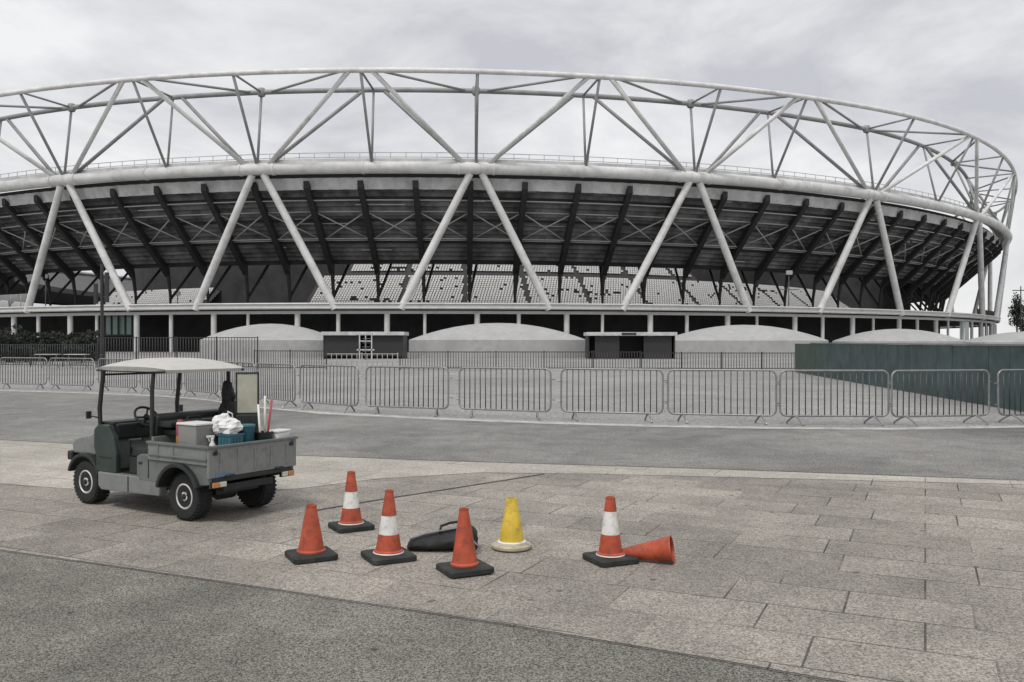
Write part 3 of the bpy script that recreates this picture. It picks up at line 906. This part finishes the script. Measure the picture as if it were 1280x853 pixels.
# ------------------------------------------------------------------ traffic cones
M['cone_red'] = mat('cone_red', (0.42, 0.072, 0.030), 0.5, var=0.16, scale=9, dirt=(0.13, 0.045, 0.035), dscale=16, damt=0.75)
M['cone_white'] = mat('cone_sleeve', (0.70, 0.69, 0.67), 0.4, var=0.08, scale=12, dirt=(0.30, 0.28, 0.26), dscale=17, damt=0.6)
M['cone_yellow'] = mat('cone_yellow', (0.60, 0.42, 0.035), 0.5, var=0.12, scale=9, dirt=(0.26, 0.19, 0.06), dscale=15, damt=0.7)
M['rubber'] = mat('black_rubber', (0.016, 0.020, 0.018), 0.7, var=0.35, scale=9, dirt=(0.06, 0.06, 0.055), dscale=7, damt=0.6, bump=0.2)
M['cream'] = mat('cone_base_pale', (0.42, 0.38, 0.27), 0.6, var=0.2, scale=9, dirt=(0.12, 0.11, 0.09), dscale=8, damt=0.7)
def cone_base(r_, s, rz):
    b = MB(); q = s / 2; ch = s * 0.07; h = 0.034
    prof = [(q, -q + ch), (q, q - ch), (q - ch, q), (-q + ch, q), (-q, q - ch), (-q, -q + ch), (-q + ch, -q), (q - ch, -q)]
    rot = Matrix.Rotation(rz, 3, 'Z')
    rows = []
    for k, z in ((1.0, 0.0), (1.0, h), (0.93, h + 0.005), (0.66, h + 0.012)):
        rows.append([rot @ Vector((x * k, y * k, z)) for x, y in prof])
    b.grid(rows, close=True); b.poly(rows[0][::-1]); b.poly(rows[-1])
    b.build('base', M['rubber'], r_, bevel=0.004, seg=1)
def cone(pos, h, rb, rt, base, rz, label, sleeve=None, bodymat='cone_red', collar=True, lean=(0, 0)):
    r_ = empty('traffic_cone', (pos[0], pos[1], 0.0165), 0, label, 'traffic cone', 'traffic cones standing on the paving')
    r_.rotation_euler = (lean[0], lean[1], 0)
    cone_base(r_, base, rz)
    z0 = 0.044
    def rad(z): return rb + (rt - rb) * (z - z0) / (h - z0)
    n = 32
    if sleeve is None:
        b = MB(); b.lathe([(rb + 0.012, z0), (rb + 0.012, z0 + 0.012), (rb, z0 + 0.022), (rt, h - 0.012), (rt + 0.003, h - 0.008), (rt + 0.002, h), (rt - 0.006, h), (rt - 0.008, h - 0.05)], n)
        b.build('body', M[bodymat], r_)
    else:
        s0, s1 = z0 + (h - z0) * sleeve[0], z0 + (h - z0) * sleeve[1]
        b = MB(); b.lathe([(rb + 0.014, z0), (rb + 0.014, z0 + 0.014), (rb, z0 + 0.024), (rad(s0), s0), (rad(s0) - 0.012, s0 + 0.002)], n)
        b.build('lower_body', M[bodymat], r_)
        b = MB(); b.lathe([(rad(s0) - 0.010, s0 - 0.003), (rad(s0) - 0.0015, s0 + 0.001), (rad(s1) - 0.0015, s1 - 0.001), (rad(s1) - 0.010, s1 + 0.003)], n)
        b.build('sleeve', M['cone_white'], r_)
        b = MB(); b.lathe([(rad(s1) - 0.012, s1 - 0.002), (rad(s1), s1), (rt, h - 0.012), (rt + 0.003, h - 0.008), (rt + 0.002, h), (rt - 0.006, h), (rt - 0.008, h - 0.05)], n)
        b.build('upper_body', M[bodymat], r_)
        b = MB(); b.lathe([(rb + 0.016, z0 - 0.004), (rb + 0.020, z0 + 0.002), (rb + 0.016, z0 + 0.008)], n); b.build('rim', M['cone_white'], r_)
    return r_
cone(at(389, 699), 0.405, 0.100, 0.040, 0.345, R(28), 'plain red cone on a black base, leftmost of the cones')
cone(at(439, 662), 0.505, 0.096, 0.034, 0.34, R(30), 'red cone with a white band nearest the back of the cart', (0.30, 0.62))
cone(at(485.5, 700), 0.525, 0.100, 0.032, 0.355, R(27), 'red cone with a white band between the two plain red cones', (0.30, 0.60), lean=(0, R(0.8)))
cone(at(581, 716), 0.455, 0.094, 0.034, 0.345, R(25), 'plain red cone nearest the camera, before the black bag', lean=(R(-1), R(-1)))
cone(at(763, 703), 0.485, 0.092, 0.036, 0.335, R(24), 'red capped cone with a worn white middle beside the fallen cone', (0.36, 0.76))
# yellow cone on a round pale base
px, py = at(639.5, 687)
r_ = empty('traffic_cone', (px, py, 0.0165), 0, 'yellow cone on a round pale base', 'traffic cone', 'traffic cones standing on the paving')
b = MB(); b.lathe([(0.158, 0.0), (0.165, 0.008), (0.165, 0.026), (0.150, 0.036), (0.118, 0.045), (0.112, 0.045)], 36); b.build('base', M['cream'], r_)
b = MB(); b.lathe([(0.118, 0.040), (0.120, 0.052), (0.110, 0.060)], 36); b.build('rim', M['cone_white'], r_)
b = MB(); b.lathe([(0.102, 0.046), (0.100, 0.06), (0.078, 0.20), (0.073, 0.21), (0.060, 0.305), (0.055, 0.312), (0.047, 0.398), (0.044, 0.403), (0.036, 0.403), (0.034, 0.34)], 36); b.build('body', M['cone_yellow'], r_)
# fallen red cone lying on its side
gx, gy = at(808, 703.5)
r_ = empty('fallen_cone', (gx, gy, 0.0165), 0, 'plain red cone fallen on its side with its open mouth to the right', 'traffic cone')
b = MB()
rb, rt, ln = 0.100, 0.036, 0.40
ax = Vector((0.955, -0.30, 0)).normalized()
tilt = math.asin((rb - rt) / ln)
d_ = (ax * math.cos(tilt) + Vector((0, 0, math.sin(tilt)))).normalized()
prof = [(rt - 0.006, 0.05), (rt - 0.006, 0.0), (rt, 0.0), (rt + (rb - rt) * .5, ln * .5), (rb - 0.004, ln - 0.02), (rb + 0.002, ln - 0.012), (rb + 0.002, ln), (rb - 0.006, ln), (rb - 0.010, ln - .02), (rt + 0.005, 0.06)]
b.lathe(prof, 32)
rot = d_.to_track_quat('Z', 'Y').to_matrix()
org = -d_ * ln * .5
b.bm.transform(Matrix.Translation(org) @ rot.to_4x4())
zmin = min(v.co.z for v in b.bm.verts)
bmesh.ops.translate(b.bm, verts=b.bm.verts, vec=(0, 0, -zmin))
b.build('body', M['cone_red'], r_)

# ------------------------------------------------------------------ black bag on the paving
M['bag'] = mat('black_bag_cloth', (0.015, 0.015, 0.017), 0.72, var=0.5, scale=14, bump=0.9, bscale=16)
M['strap'] = mat('grey_strap', (0.16, 0.16, 0.165), 0.6)
bx, by = at(553, 688)
r_ = empty('black_bag', (bx, by, 0.0165), R(4), 'black slumped holdall with loose straps behind the front red cone', 'bag')
b = MB(); rows = []
secs = [(-0.285, .045, .035), (-0.27, .075, .07), (-0.21, .105, .105), (-0.11, .125, .125), (0.0, .135, .145), (0.11, .135, .165), (0.20, .125, .185), (0.262, .10, .18), (0.285, .06, .13)]
rnd = random.Random(4)
for x, hw, h in secs:
    h *= 1.02; row = []
    for k in range(18):
        a = 2 * math.pi * k / 18
        cy, cz = math.cos(a), math.sin(a)
        zz = h * .5 + h * .5 * math.copysign(abs(cz) ** .75, cz)
        yy = hw * math.copysign(abs(cy) ** .8, cy) * (1.05 - 0.25 * max(0, cz))
        row.append((x + rnd.uniform(-.006, .006), yy + rnd.uniform(-.013, .013), max(0, zz + (rnd.uniform(-.026, .012) if cz > -.3 else 0))))
    rows.append(row)
b.grid(rows, smooth=True, close=True); b.poly(rows[0][::-1]); b.poly(rows[-1])
o = b.build('body', M['bag'], r_)
md = o.modifiers.new('sub', 'SUBSURF'); md.levels = 1; md.render_levels = 1
b = MB(); b.tube([(-0.26, -0.03, .085), (-0.14, -0.045, .128), (0.0, -0.05, .155), (0.12, -0.055, .175), (.21, -0.05, .192)], 0.009, 6, sx=1.6); b.build('zip_flap', M['strap'], r_)
b = MB(); b.tube([(-0.02, -0.06, .14), (-0.01, -0.02, .185), (0.06, 0.0, .205), (0.14, 0.0, .215), (.19, -0.02, .20)], 0.011, 8); b.build('handle', M['bag'], r_)
b = MB(); b.tube([(.24, -.09, .08), (.30, -.12, .03), (.27, -.2, .012), (.16, -.19, .012)], 0.009, 6); b.build('strap', M['strap'], r_)

# ------------------------------------------------------------------ utility cart
M['cart_body'] = mat('cart_paint', (0.135, 0.150, 0.144), 0.38, var=0.14, scale=4, dirt=(0.07, 0.075, 0.07), dscale=5, damt=0.6)
M['cart_bed'] = mat('cart_bed_paint', (0.205, 0.218, 0.212), 0.36, var=0.16, scale=5, dirt=(0.085, 0.08, 0.07), dscale=5, damt=0.75, coat=0.25)
M['cart_dark'] = mat('cart_dark_plastic', (0.018, 0.021, 0.021), 0.5, var=0.25, scale=8)
M['cart_green'] = mat('cart_green_paint', (0.028, 0.043, 0.038), 0.4, var=0.2, scale=6)
M['cart_roof'] = mat('cart_roof', (0.50, 0.49, 0.46), 0.5, var=0.1, scale=4, dirt=(0.27, 0.26, 0.24), dscale=4, damt=0.6)
M['tyre'] = mat('tyre_rubber', (0.016, 0.016, 0.017), 0.8, var=0.3, scale=10, bump=0.3, bscale=50)
M['rim'] = mat('steel_rim', (0.62, 0.62, 0.62), 0.45, metal=0.0, var=0.15, scale=10, dirt=(0.15, 0.14, 0.13), dscale=12, damt=0.6)
M['amber'] = mat('amber_lens', (0.55, 0.24, 0.10), 0.2, coat=0.4)
M['clear'] = mat('clear_lens', (0.62, 0.58, 0.50), 0.2, coat=0.4)
M['red_lens'] = mat('red_lens', (0.30, 0.05, 0.03), 0.2, coat=0.4)
HD = math.atan2(.542, -.84)
BWs = .53
cart = empty('utility_cart', (-2.83, 8.66, 0.0165), HD, 'small grey green utility cart with canopy roof and loaded cargo bed', 'cart')
WB, WR = 1.60, 0.222
def wheel(x, y):
    sgn = 1 if y > 0 else -1
    wd = 0.17
    e = empty('wheel', (x, y, WR)); e.parent = cart
    b = MB(); r = WR; i_ = 0.118
    b.lathe([(i_, -wd * .42), (r * .80, -wd * .5), (r * .93, -wd * .47), (r, -wd * .34), (r, wd * .34), (r * .93, wd * .47), (r * .80, wd * .5), (i_, wd * .42)], 40, axis='y')
    for k in range(34):      # tread blocks
        a = 2 * math.pi * k / 34
        for yy in (-wd * .27, wd * .27):
            b.box(((r + .001) * math.cos(a), yy, (r + .001) * math.sin(a)), (.010, wd * .34, .020), Matrix.Rotation(-a, 3, 'Y'))
    b.build('tyre', M['tyre'], e)
    b = MB(); o = sgn * wd * .5
    pr = [(i_ + .004, -wd * .40 * sgn), (i_ + .004, wd * .44 * sgn), (i_ - .006, wd * .47 * sgn), (i_ - .014, wd * .42 * sgn), (i_ - .026, wd * .33 * sgn), (.062, wd * .36 * sgn), (.045, wd * .42 * sgn), (.030, wd * .43 * sgn), (.0, wd * .44 * sgn)]
    b.lathe(pr, 32, axis='y')
    b.build('rim', M['rim'], e)
    b = MB()
    for k in range(5):
        a = 2 * math.pi * k / 5 + .3
        b.lathe([(0.009, 0), (0.009, .014 * sgn), (0, .016 * sgn)], 6, (.050 * math.cos(a), wd * .38 * sgn, .050 * math.sin(a)), axis='y')
    b.lathe([(0.026, 0), (0.026, .02 * sgn), (0.0, .026 * sgn)], 14, (0, wd * .42 * sgn, 0), axis='y')
    for k in range(8):       # dark hand holes of the disc
        a = 2 * math.pi * k / 8
        b.lathe([(0.0095, 0), (0.0095, .004 * sgn), (0, .005 * sgn)], 8, (.076 * math.cos(a), wd * .335 * sgn, .076 * math.sin(a)), axis='y')
    b.build('hub', M['cart_dark'], e)
for x in (0, WB):
    for y in (-0.39, 0.39): wheel(x, y)
def cp(b, name, m, parent=cart, **k): return b.build(name, M[m], parent, **k)
def arc(cx, cz, r, a0, a1, n=12): return [(cx + r * math.cos(R(a0 + (a1 - a0) * i / n)), cz + r * math.sin(R(a0 + (a1 - a0) * i / n))) for i in range(n + 1)]
# chassis
b = MB(); b.box((.80, 0, .27), (2.0, .52, .10)); b.box((-.28, 0, .31), (.16, .6, .07)); cp(b, 'chassis', 'cart_dark', bevel=.01)
b = MB(); b.tube([(0, -.34, WR), (0, .34, WR)], .035, 10); b.tube([(0, -.09, WR), (0, .09, WR)], .09, 12); cp(b, 'rear_axle', 'cart_dark')
b = MB(); b.tube([(WB, -.34, WR), (WB, .34, WR)], .03, 10); cp(b, 'front_axle', 'cart_dark')
# sills along both flanks
for s in (-1, 1):
    b = MB(); b.prism([(.32, .20), (1.26, .18), (1.31, .22), (1.31, .36), (.30, .36), (.30, .24)], s * .43, s * .51); cp(b, 'sill', 'cart_bed', bevel=.012)
b = MB(); b.box((.92, 0, .345), (.82, .86, .03)); cp(b, 'floor', 'cart_dark', bevel=.005)
# front cowl, nose and bumper
b = MB()
prof = [(1.20, .36), (1.30, .37), (1.33, .50), (1.88, .50), (1.90, .60), (1.84, .665), (1.55, .72), (1.36, .80), (1.30, .835), (1.20, .82)]
b.prism(prof, -.44, .44); cp(b, 'hood', 'cart_bed', bevel=.03, seg=3)
for s in (-1, 1):
    b = MB(); b.prism([(1.02, .36), (1.36, .36), (1.36, .50), (1.40, .60), (1.40, .78), (1.33, .835), (1.16, .83), (1.06, .72), (1.02, .55)], s * .445, s * .50); cp(b, 'side_cowl', 'cart_green', bevel=.012)
    b = MB(); pr = arc(WB, WR, .30, 160, 20); pi_ = arc(WB, WR, .265, 20, 160)
    b.prism(pr + pi_, s * .30, s * .50); cp(b, 'front_mudguard', 'cart_dark', bevel=.008)
    b = MB(); b.lathe([(.0, .02), (.05, .02), (.06, 0), (.06, -.03)], 18, (1.885, s * .30, .585), axis='x'); cp(b, 'headlight', 'clear')
b = MB(); b.box((1.91, 0, .475), (.09, .92, .10)); cp(b, 'bumper', 'cart_dark', bevel=.025, seg=3)
b = MB(); b.box((1.30, 0, .80), (.20, .84, .12)); b.box((1.17, 0, .76), (.05, .80, .16)); cp(b, 'dashboard', 'cart_dark', bevel=.02)
# steering wheel (driver on the far right-hand side of the cab)
sw = empty('steering_wheel', (1.07, .12, .90)); sw.parent = cart; sw.rotation_euler = (0, R(-48), 0)
b = MB(); b.tube([(.125 * math.cos(2 * math.pi * k / 24), .125 * math.sin(2 * math.pi * k / 24), 0) for k in range(24)], .013, 8, closed=True); cp(b, 'grip', 'cart_dark', sw)
b = MB()
for k in range(3):
    a = R(90 + 120 * k); b.tube([(0, 0, -.01), (.122 * math.cos(a), .122 * math.sin(a), 0)], .010, 6)
b.lathe([(.03, -.02), (.03, .008), (0, .012)], 12); cp(b, 'spokes', 'cart_dark', sw)
b = MB(); b.tube([(1.07, .12, .89), (1.22, .12, .72)], .018, 8); cp(b, 'steering_column', 'cart_dark')
# seat
seat = empty('seat', (.72, 0, 0)); seat.parent = cart
b = MB(); b.box((.02, 0, .585), (.40, .86, .11)); cp(b, 'cushion', 'cart_dark', seat, bevel=.035, seg=3)
b = MB(); b.box((-.19, 0, .80), (.10, .86, .34), Matrix.Rotation(R(-10), 3, 'Y')); cp(b, 'backrest', 'cart_dark', seat, bevel=.035, seg=3)
b = MB(); b.box((.02, 0, .445), (.36, .84, .17)); cp(b, 'seat_base', 'cart_dark', seat, bevel=.01)
b = MB(); b.tube([(.88, -.44, .56), (.86, -.45, .70), (.66, -.45, .72)], .013, 8); b.tube([(.88, .44, .56), (.86, .45, .70), (.66, .45, .72)], .013, 8); cp(b, 'hip_rail', 'cart_dark')
# roof and its posts
b = MB(); rows = []
for i in range(15):
    fx = -1 + 2 * i / 14; row = []
    for j in range(13):
        fy = -1 + 2 * j / 12
        ex = math.copysign(1 - (1 - abs(fx)) ** 1.0, fx)
        cr = 1 - .10 * (abs(fx) ** 6) * (abs(fy) ** 6)
        z = 1.405 + .105 * (1 - abs(fx) ** 3.2) * (1 - .75 * abs(fy) ** 3.0)
        row.append((.83 + .62 * fx * cr, .50 * fy * cr, z))
    rows.append(row)
V = b.grid(rows, smooth=True)
under = [[(p[0] * .985 + .83 * .015, p[1] * .97, 1.375 + (p[2] - 1.405) * .35) for p in r] for r in rows]
U = b.grid(under, smooth=True)
def border(G): return G[0][:] + [r[-1] for r in G[1:-1]] + G[-1][::-1] + [r[0] for r in G[1:-1]][::-1]
bv, bu = border(V), border(U)
for k in range(len(bv)):
    k2 = (k + 1) % len(bv)
    b.bm.faces.new((bv[k], bv[k2], bu[k2], bu[k]))
cp(b, 'roof', 'cart_roof')
b = MB(); b.tube([(1.38, -.475, 1.385), (.28, -.475, 1.385)], .011, 8); cp(b, 'drip_rail', 'cart_dark')
b = MB(); b.tube([(1.38, .475, 1.385), (.28, .475, 1.385)], .011, 8); cp(b, 'drip_rail', 'cart_dark')
for s in (-1, 1):
    b = MB(); b.box((.80, s * .514, .275), (.008, .006, .15)); cp(b, 'panel_seam', 'cart_dark')
    b = MB(); b.prism([(1.09, .50), (1.30, .50), (1.30, .515), (1.09, .515)], s * .50, s * .504); cp(b, 'panel_seam', 'cart_dark')
    b = MB(); b.prism([(.47, .36), (.476, .36), (.476, .55), (.47, .55)], s * (BWs - .019), s * (BWs - .012)); cp(b, 'panel_seam', 'cart_dark')
for s in (-1, 1):
    b = MB(); b.tube([(1.35, s * .455, .78), (1.36, s * .46, 1.0), (1.30, s * .455, 1.38)], .022, 10); cp(b, 'roof_post', 'cart_dark')
    b = MB(); b.tube([(.50, s * .455, .60), (.50, s * .455, 1.2), (.49, s * .445, 1.38)], .020, 10); cp(b, 'roof_post', 'cart_dark')
    b = MB(); b.tube([(1.36, s * .47, .90), (1.41, s * .53, .92)], .008, 6); b.box((1.415, s * .545, .93), (.02, .05, .075)); cp(b, 'mirror', 'cart_dark')
b = MB()
b.tube([(1.355, -.44, .84), (1.36, -.445, 1.0), (1.31, -.44, 1.34), (1.31, .44, 1.34), (1.36, .445, 1.0), (1.355, .44, .84)], .012, 8, closed=True); cp(b, 'windscreen_frame', 'cart_dark')
# cargo bed
bed = empty('cargo_bed', (0, 0, 0)); bed.parent = cart
BX0, BX1, BW = -.44, .46, .53
b = MB(); b.box(((BX0 + BX1) / 2 + .02, 0, .525), (BX1 - BX0 - .05, 2 * BW - .16, .03)); cp(b, 'bed_floor', 'cart_dark', bed)
for s in (-1, 1):
    b = MB(); b.prism([(BX0 + .035, .545), (BX1, .545), (BX1, .70), (BX0 + .035, .70)], s * (BW - .035), s * BW); cp(b, 'side_board', 'cart_bed', bed, bevel=.008)
    b = MB(); b.box(((BX0 + BX1) / 2, s * (BW - .012), .712), (BX1 - BX0 + .02, .055, .025)); b.box(((BX0 + BX1) / 2, s * (BW + .006), .60), (BX1 - BX0 - .05, .018, .02)); cp(b, 'top_rail', 'cart_body', bed, bevel=.006)
    # flank below the side board with the wheel arch cut out of it
    b = MB(); a_ = arc(0, WR, .285, 152, 22, 16)
    b.prism([(BX0 + .02, .54), (BX0 + .02, .37), (-.29, .355)] + a_[1:-1] + [(.30, .33), (.62, .33), (.66, .38), (.66, .56), (.60, .585), (.47, .585), (.46, .54)], s * (BW - .075), s * (BW - .018)); cp(b, 'flank_panel', 'cart_body', bed, bevel=.008)
    b = MB(); ro = arc(0, WR, .322, 158, 14, 18); ri = arc(0, WR, .283, 14, 158, 18)
    b.prism(ro + ri, s * (BW - .20), s * (BW + .028)); cp(b, 'wheel_arch', 'cart_dark', bed, bevel=.008)
b = MB(); b.prism([(BX0, .43), (BX0 + .034, .43), (BX0 + .034, .70), (BX0, .70)], -BW, BW); cp(b, 'tailboard', 'cart_bed', bed, bevel=.008)
b = MB(); b.box((BX0 + .012, 0, .712), (.05, 2 * BW + .02, .025)); cp(b, 'top_rail', 'cart_body', bed, bevel=.006)
b = MB(); b.prism([(BX1 - .03, .545), (BX1, .545), (BX1, .76), (BX1 - .03, .76)], -BW + .04, BW - .04); cp(b, 'front_board', 'cart_bed', bed, bevel=.006)
b = MB(); b.box((BX0 + .06, 0, .405), (.10, 2 * BW - .10, .045)); cp(b, 'rear_bumper', 'cart_dark', bevel=.01)
# latches, seams and hinges of the bed
for s in (-1, 1):
    b = MB(); b.box((BX0 - .006, s * (BW - .07), .655), (.014, .05, .03)); b.box((BX0 - .016, s * (BW - .07), .665), (.012, .018, .05)); cp(b, 'latch', 'cart_dark', bed, bevel=.003, seg=1)
    b = MB(); b.lathe([(.012, -.05), (.012, .05)], 10, (BX0 - .005, s * .3, .437), axis='y'); cp(b, 'hinge', 'cart_dark', bed)
    b = MB(); b.box((.60, s * (BW - .014), .50), (.05, .012, .022)); cp(b, 'handle', 'cart_dark', bevel=.004, seg=1)
    for xx in (.08, .30):
        b = MB(); b.box((xx, s * (BW + .003), .637), (.022, .010, .13)); cp(b, 'stiffener', 'cart_bed', bed, bevel=.003, seg=1)
b = MB()
for k in range(5):
    b = MB(); b.box((BX0 - .004, -.40 + .2 * k, .565), (.010, .018, .20)); cp(b, 'rib', 'cart_bed', bed, bevel=.003, seg=1)
for s in (-1, 1):
    tl = empty('tail_light', (BX0 + .01, s * .42, .365)); tl.parent = cart
    b = MB(); b.box((.01, 0, 0), (.03, .17, .062)); cp(b, 'housing', 'cart_dark', tl, bevel=.006)
    b = MB(); b.box((-.012, -.045 * s, 0), (.022, .07, .046)); cp(b, 'clear_lens', 'clear', tl, bevel=.005)
    b = MB(); b.box((-.012, .035 * s, 0), (.022, .07, .046)); cp(b, 'amber_lens', 'amber', tl, bevel=.005)
b = MB(); b.prism([(BX0 - .006, .44), (BX0 - .002, .44), (BX0 - .002, .475), (BX0 - .006, .475)], .30, .46); b.build('number_plate', mat('plate_blue', (.10, .18, .28), .5), bed)
# ------------------------------------------------------------------ load in the cargo bed
Mc = Matrix.Translation(cart.location) @ Matrix.Rotation(HD, 4, 'Z')
FZ = .5405
def load(name, x, y, label, cat, rz=0.0, z=FZ):
    p = Mc @ Vector((x, y, z))
    return empty(name, p, HD + rz, label, cat)
M['box_grey'] = mat('grey_plastic_box', (0.26, 0.255, 0.24), 0.5, var=0.15, scale=7, dirt=(.16, .155, .15), dscale=7)
M['orange'] = mat('orange_plastic', (0.42, 0.16, 0.05), 0.45)
M['redpl'] = mat('red_plastic', (0.32, 0.05, 0.07), 0.4)
M['teal'] = mat('teal_plastic', (0.045, 0.16, 0.19), 0.4, var=0.18)
M['teal_dk'] = mat('dark_teal_plastic', (0.035, 0.11, 0.15), 0.4, var=0.18)
M['white_pl'] = mat('white_plastic', (0.72, 0.72, 0.70), 0.4, var=.08)
M['bagwhite'] = mat('white_bag_film', (0.74, 0.74, 0.73), 0.35, var=.08, bump=.6, bscale=18)
M['board'] = mat('pale_board', (0.40, 0.40, 0.32), 0.5, var=.1, scale=5, dirt=(.3, .3, .24), dscale=4)
M['wood'] = mat('broom_wood', (0.62, 0.58, 0.52), 0.6)
# grey bin box with lid rim
r_ = load('storage_box', .06, .28, 'grey plastic storage box in the cart bed beside the orange canister', 'box')
b = MB(); b.prism([(-.125, 0), (.125, 0), (.138, .34), (-.138, .34)], -.11, .11); b.build('body', M['box_grey'], r_, bevel=.015)
b = MB(); b.box((0, 0, .352), (.295, .24, .022)); b.build('lid', M['white_pl'], r_, bevel=.008)
r_ = load('canister', .215, .35, 'orange canister with a red top at the front of the cart bed', 'canister')
b = MB(); b.lathe([(.034, 0), (.036, .01), (.036, .22), (.034, .235)], 20); b.build('body', M['orange'], r_)
b = MB(); b.lathe([(.037, .235), (.037, .34), (.026, .36), (.024, .385), (0, .388)], 20); b.build('top', M['redpl'], r_)
r_ = load('crate', -.24, .12, 'teal plastic crate in the cart bed under white bags', 'crate', R(3))
b = MB()
b.box((0, 0, .01), (.15, .15, .02))
for s in (-1, 1): b.box((0, s * .075, .13), (.15, .015, .24)); b.box((s * .075, 0, .13), (.015, .165, .24))
b.build('body', M['teal'], r_, bevel=.006)
b = MB()
for s in (-1, 1): b.box((0, s * .082, .25), (.18, .02, .02)); b.box((s * .086, 0, .25), (.02, .15, .02))
for k in (-.04, 0, .04): b.box((k, .084, .12), (.010, .006, .2)); b.box((-.085, k, .12), (.006, .010, .2))
b.build('rim', M['teal_dk'], r_)
def bagform(b, c, rx, ry, rz, seed, n=16, m=10):
    rnd = random.Random(seed); rows = []
    ph = [rnd.uniform(0, 6) for _ in range(6)]
    for i in range(m + 1):
        f = math.pi * i / m; row = []
        for j in range(n):
            a = 2 * math.pi * j / n
            k = 1 + .13 * math.sin(3 * a + ph[0] + 2 * f) + .09 * math.sin(5 * a + ph[1] - 3 * f) + .07 * math.sin(7 * f + ph[2] + a) + rnd.uniform(-.05, .05)
            rr = max(.03, math.sin(f)) ** .75
            row.append((c[0] + rx * rr * math.cos(a) * k, c[1] + ry * rr * math.sin(a) * k, c[2] - rz * math.cos(f) * (1 if i in (0, m) else k ** .3)))
        rows.append(row)
    b.grid(rows, close=True); b.poly(rows[0][::-1]); b.poly(rows[-1])
r_ = load('white_bag', -.215, .12, 'crumpled white plastic bag piled on the teal crate', 'bag', 0, FZ + .23)
b = MB(); bagform(b, (0, 0, .09), .12, .10, .09, 2); bagform(b, (.04, .02, .15), .06, .06, .07, 3, 12, 8); bagform(b, (.11, .03, .10), .07, .06, .10, 14, 12, 9); b.build('body', M['bagwhite'], r_)
b = MB(); b.tube([(-.05, 0, .16), (-.07, .02, .22), (-.02, .03, .24), (.0, .01, .17)], .007, 6); b.build('handle', M['bagwhite'], r_)
def spray(x, y, z, rz, label, trig):
    r_ = load('spray_bottle', x, y, label, 'spray bottle', rz, z)
    b = MB(); b.lathe([(.030, 0), (.034, .006), (.034, .13), (.028, .16), (.014, .185), (.013, .20)], 18); b.build('bottle', M['white_pl'], r_)
    b = MB(); b.lathe([(.016, .198), (.016, .218), (.010, .222)], 12); b.box((.018, 0, .232), (.075, .02, .022)); b.box((.032, 0, .205), (.010, .014, .045), Matrix.Rotation(R(20), 3, 'Y')); b.build('trigger_head', M[trig], r_, bevel=.002, seg=1)
spray(-.122, .24, .5405, R(60), 'white spray bottle stood between the grey box and the teal crate', 'white_pl')
r_ = load('bucket', -.26, -.05, 'dark teal bucket in the cart bed right of the teal crate', 'bucket')
b = MB(); b.lathe([(.062, 0), (.066, .01), (.078, .30), (.083, .31), (.078, .315), (.07, .30), (.06, .03), (0, .03)], 28); b.build('body', M['teal_dk'], r_)
b = MB(); b.lathe([(.080, .31), (.086, .316), (.084, .332), (0, .338)], 28); b.build('lid', M['teal'], r_)
r_ = load('bucket', -.31, -.22, 'black bucket in the cart bed with brooms stood in it', 'bucket')
b = MB(); b.lathe([(.07, 0), (.073, .01), (.088, .24), (.093, .25), (.086, .25), (.07, .03), (0, .03)], 28); b.build('body', M['cart_dark'], r_)
r_ = load('tub', -.325, -.40, 'white plastic tub at the rear right corner of the cart bed', 'tub', R(10))
b = MB(); b.prism([(-.055, 0), (.055, 0), (.068, .235), (-.068, .235)], -.095, .095); b.build('body', M['white_pl'], r_, bevel=.02, seg=3)
b = MB(); b.box((0, 0, .245), (.15, .21, .02)); b.build('lid', M['white_pl'], r_, bevel=.008)
def broom(x, y, x1, y1, h, label, m):
    r_ = load('broom', x, y, label, 'broom')
    b = MB(); b.tube([(0, 0, .06), (x1, y1, h)], .011, 8); b.build('handle', M[m], r_)
    b = MB(); b.box((0, 0, .045), (.03, .11, .03)); b.build('head', M['redpl'], r_, bevel=.005)
broom(-.31, -.19, .02, .02, .52, 'upright white broom handle left in the black bucket', 'white_pl')
broom(-.33, -.23, -.03, -.05, .56, 'red broom handle leaning right in the black bucket', 'redpl')
broom(-.30, -.245, .02, -.02, .60, 'pale wooden broom handle at the back of the black bucket', 'wood')
# tall black bin and the pale board at the back
r_ = load('refuse_bag', .35, -.345, 'tall black refuse bag standing in the cart bed behind the seat', 'bag')
b = MB(); bagform(b, (0, 0, .27), .10, .10, .27, 21, 20, 14); bagform(b, (.015, .01, .56), .07, .062, .17, 23, 16, 12); b.build('body', M['bag'], r_)
r_ = load('folded_board', .09, -.36, 'pale yellowish board standing upright in a black frame on the cart bed', 'board', -HD + R(14))
b = MB(); b.box((0, 0, .61), (.20, .012, .40)); b.build('panel', M['board'], r_, bevel=.004)
b = MB()
for s in (-1, 1): b.box((s * .108, 0, .42), (.016, .022, .80))
for z in (.40, .815): b.box((0, 0, z), (.232, .022, .016))
b.build('frame', M['cart_dark'], r_)
b = MB(); b.box((0, .02, .20), (.22, .10, .38)); b.build('stand', M['cart_dark'], r_, bevel=.012)
r_ = load('tool_case', .335, .10, 'flat black tool case laid behind the cart seat', 'case', 0, .7605)
b = MB(); b.box((.05, 0, .115), (.22, .62, .06)); b.box((.05, 0, .03), (.2, .5, .06)); b.build('body', M['cart_dark'], r_, bevel=.015)
b = MB(); b.tube([(.0, -.08, .145), (.0, -.07, .175), (.0, .07, .175), (.0, .08, .145)], .009, 6); b.build('handle', M['cart_dark'], r_)
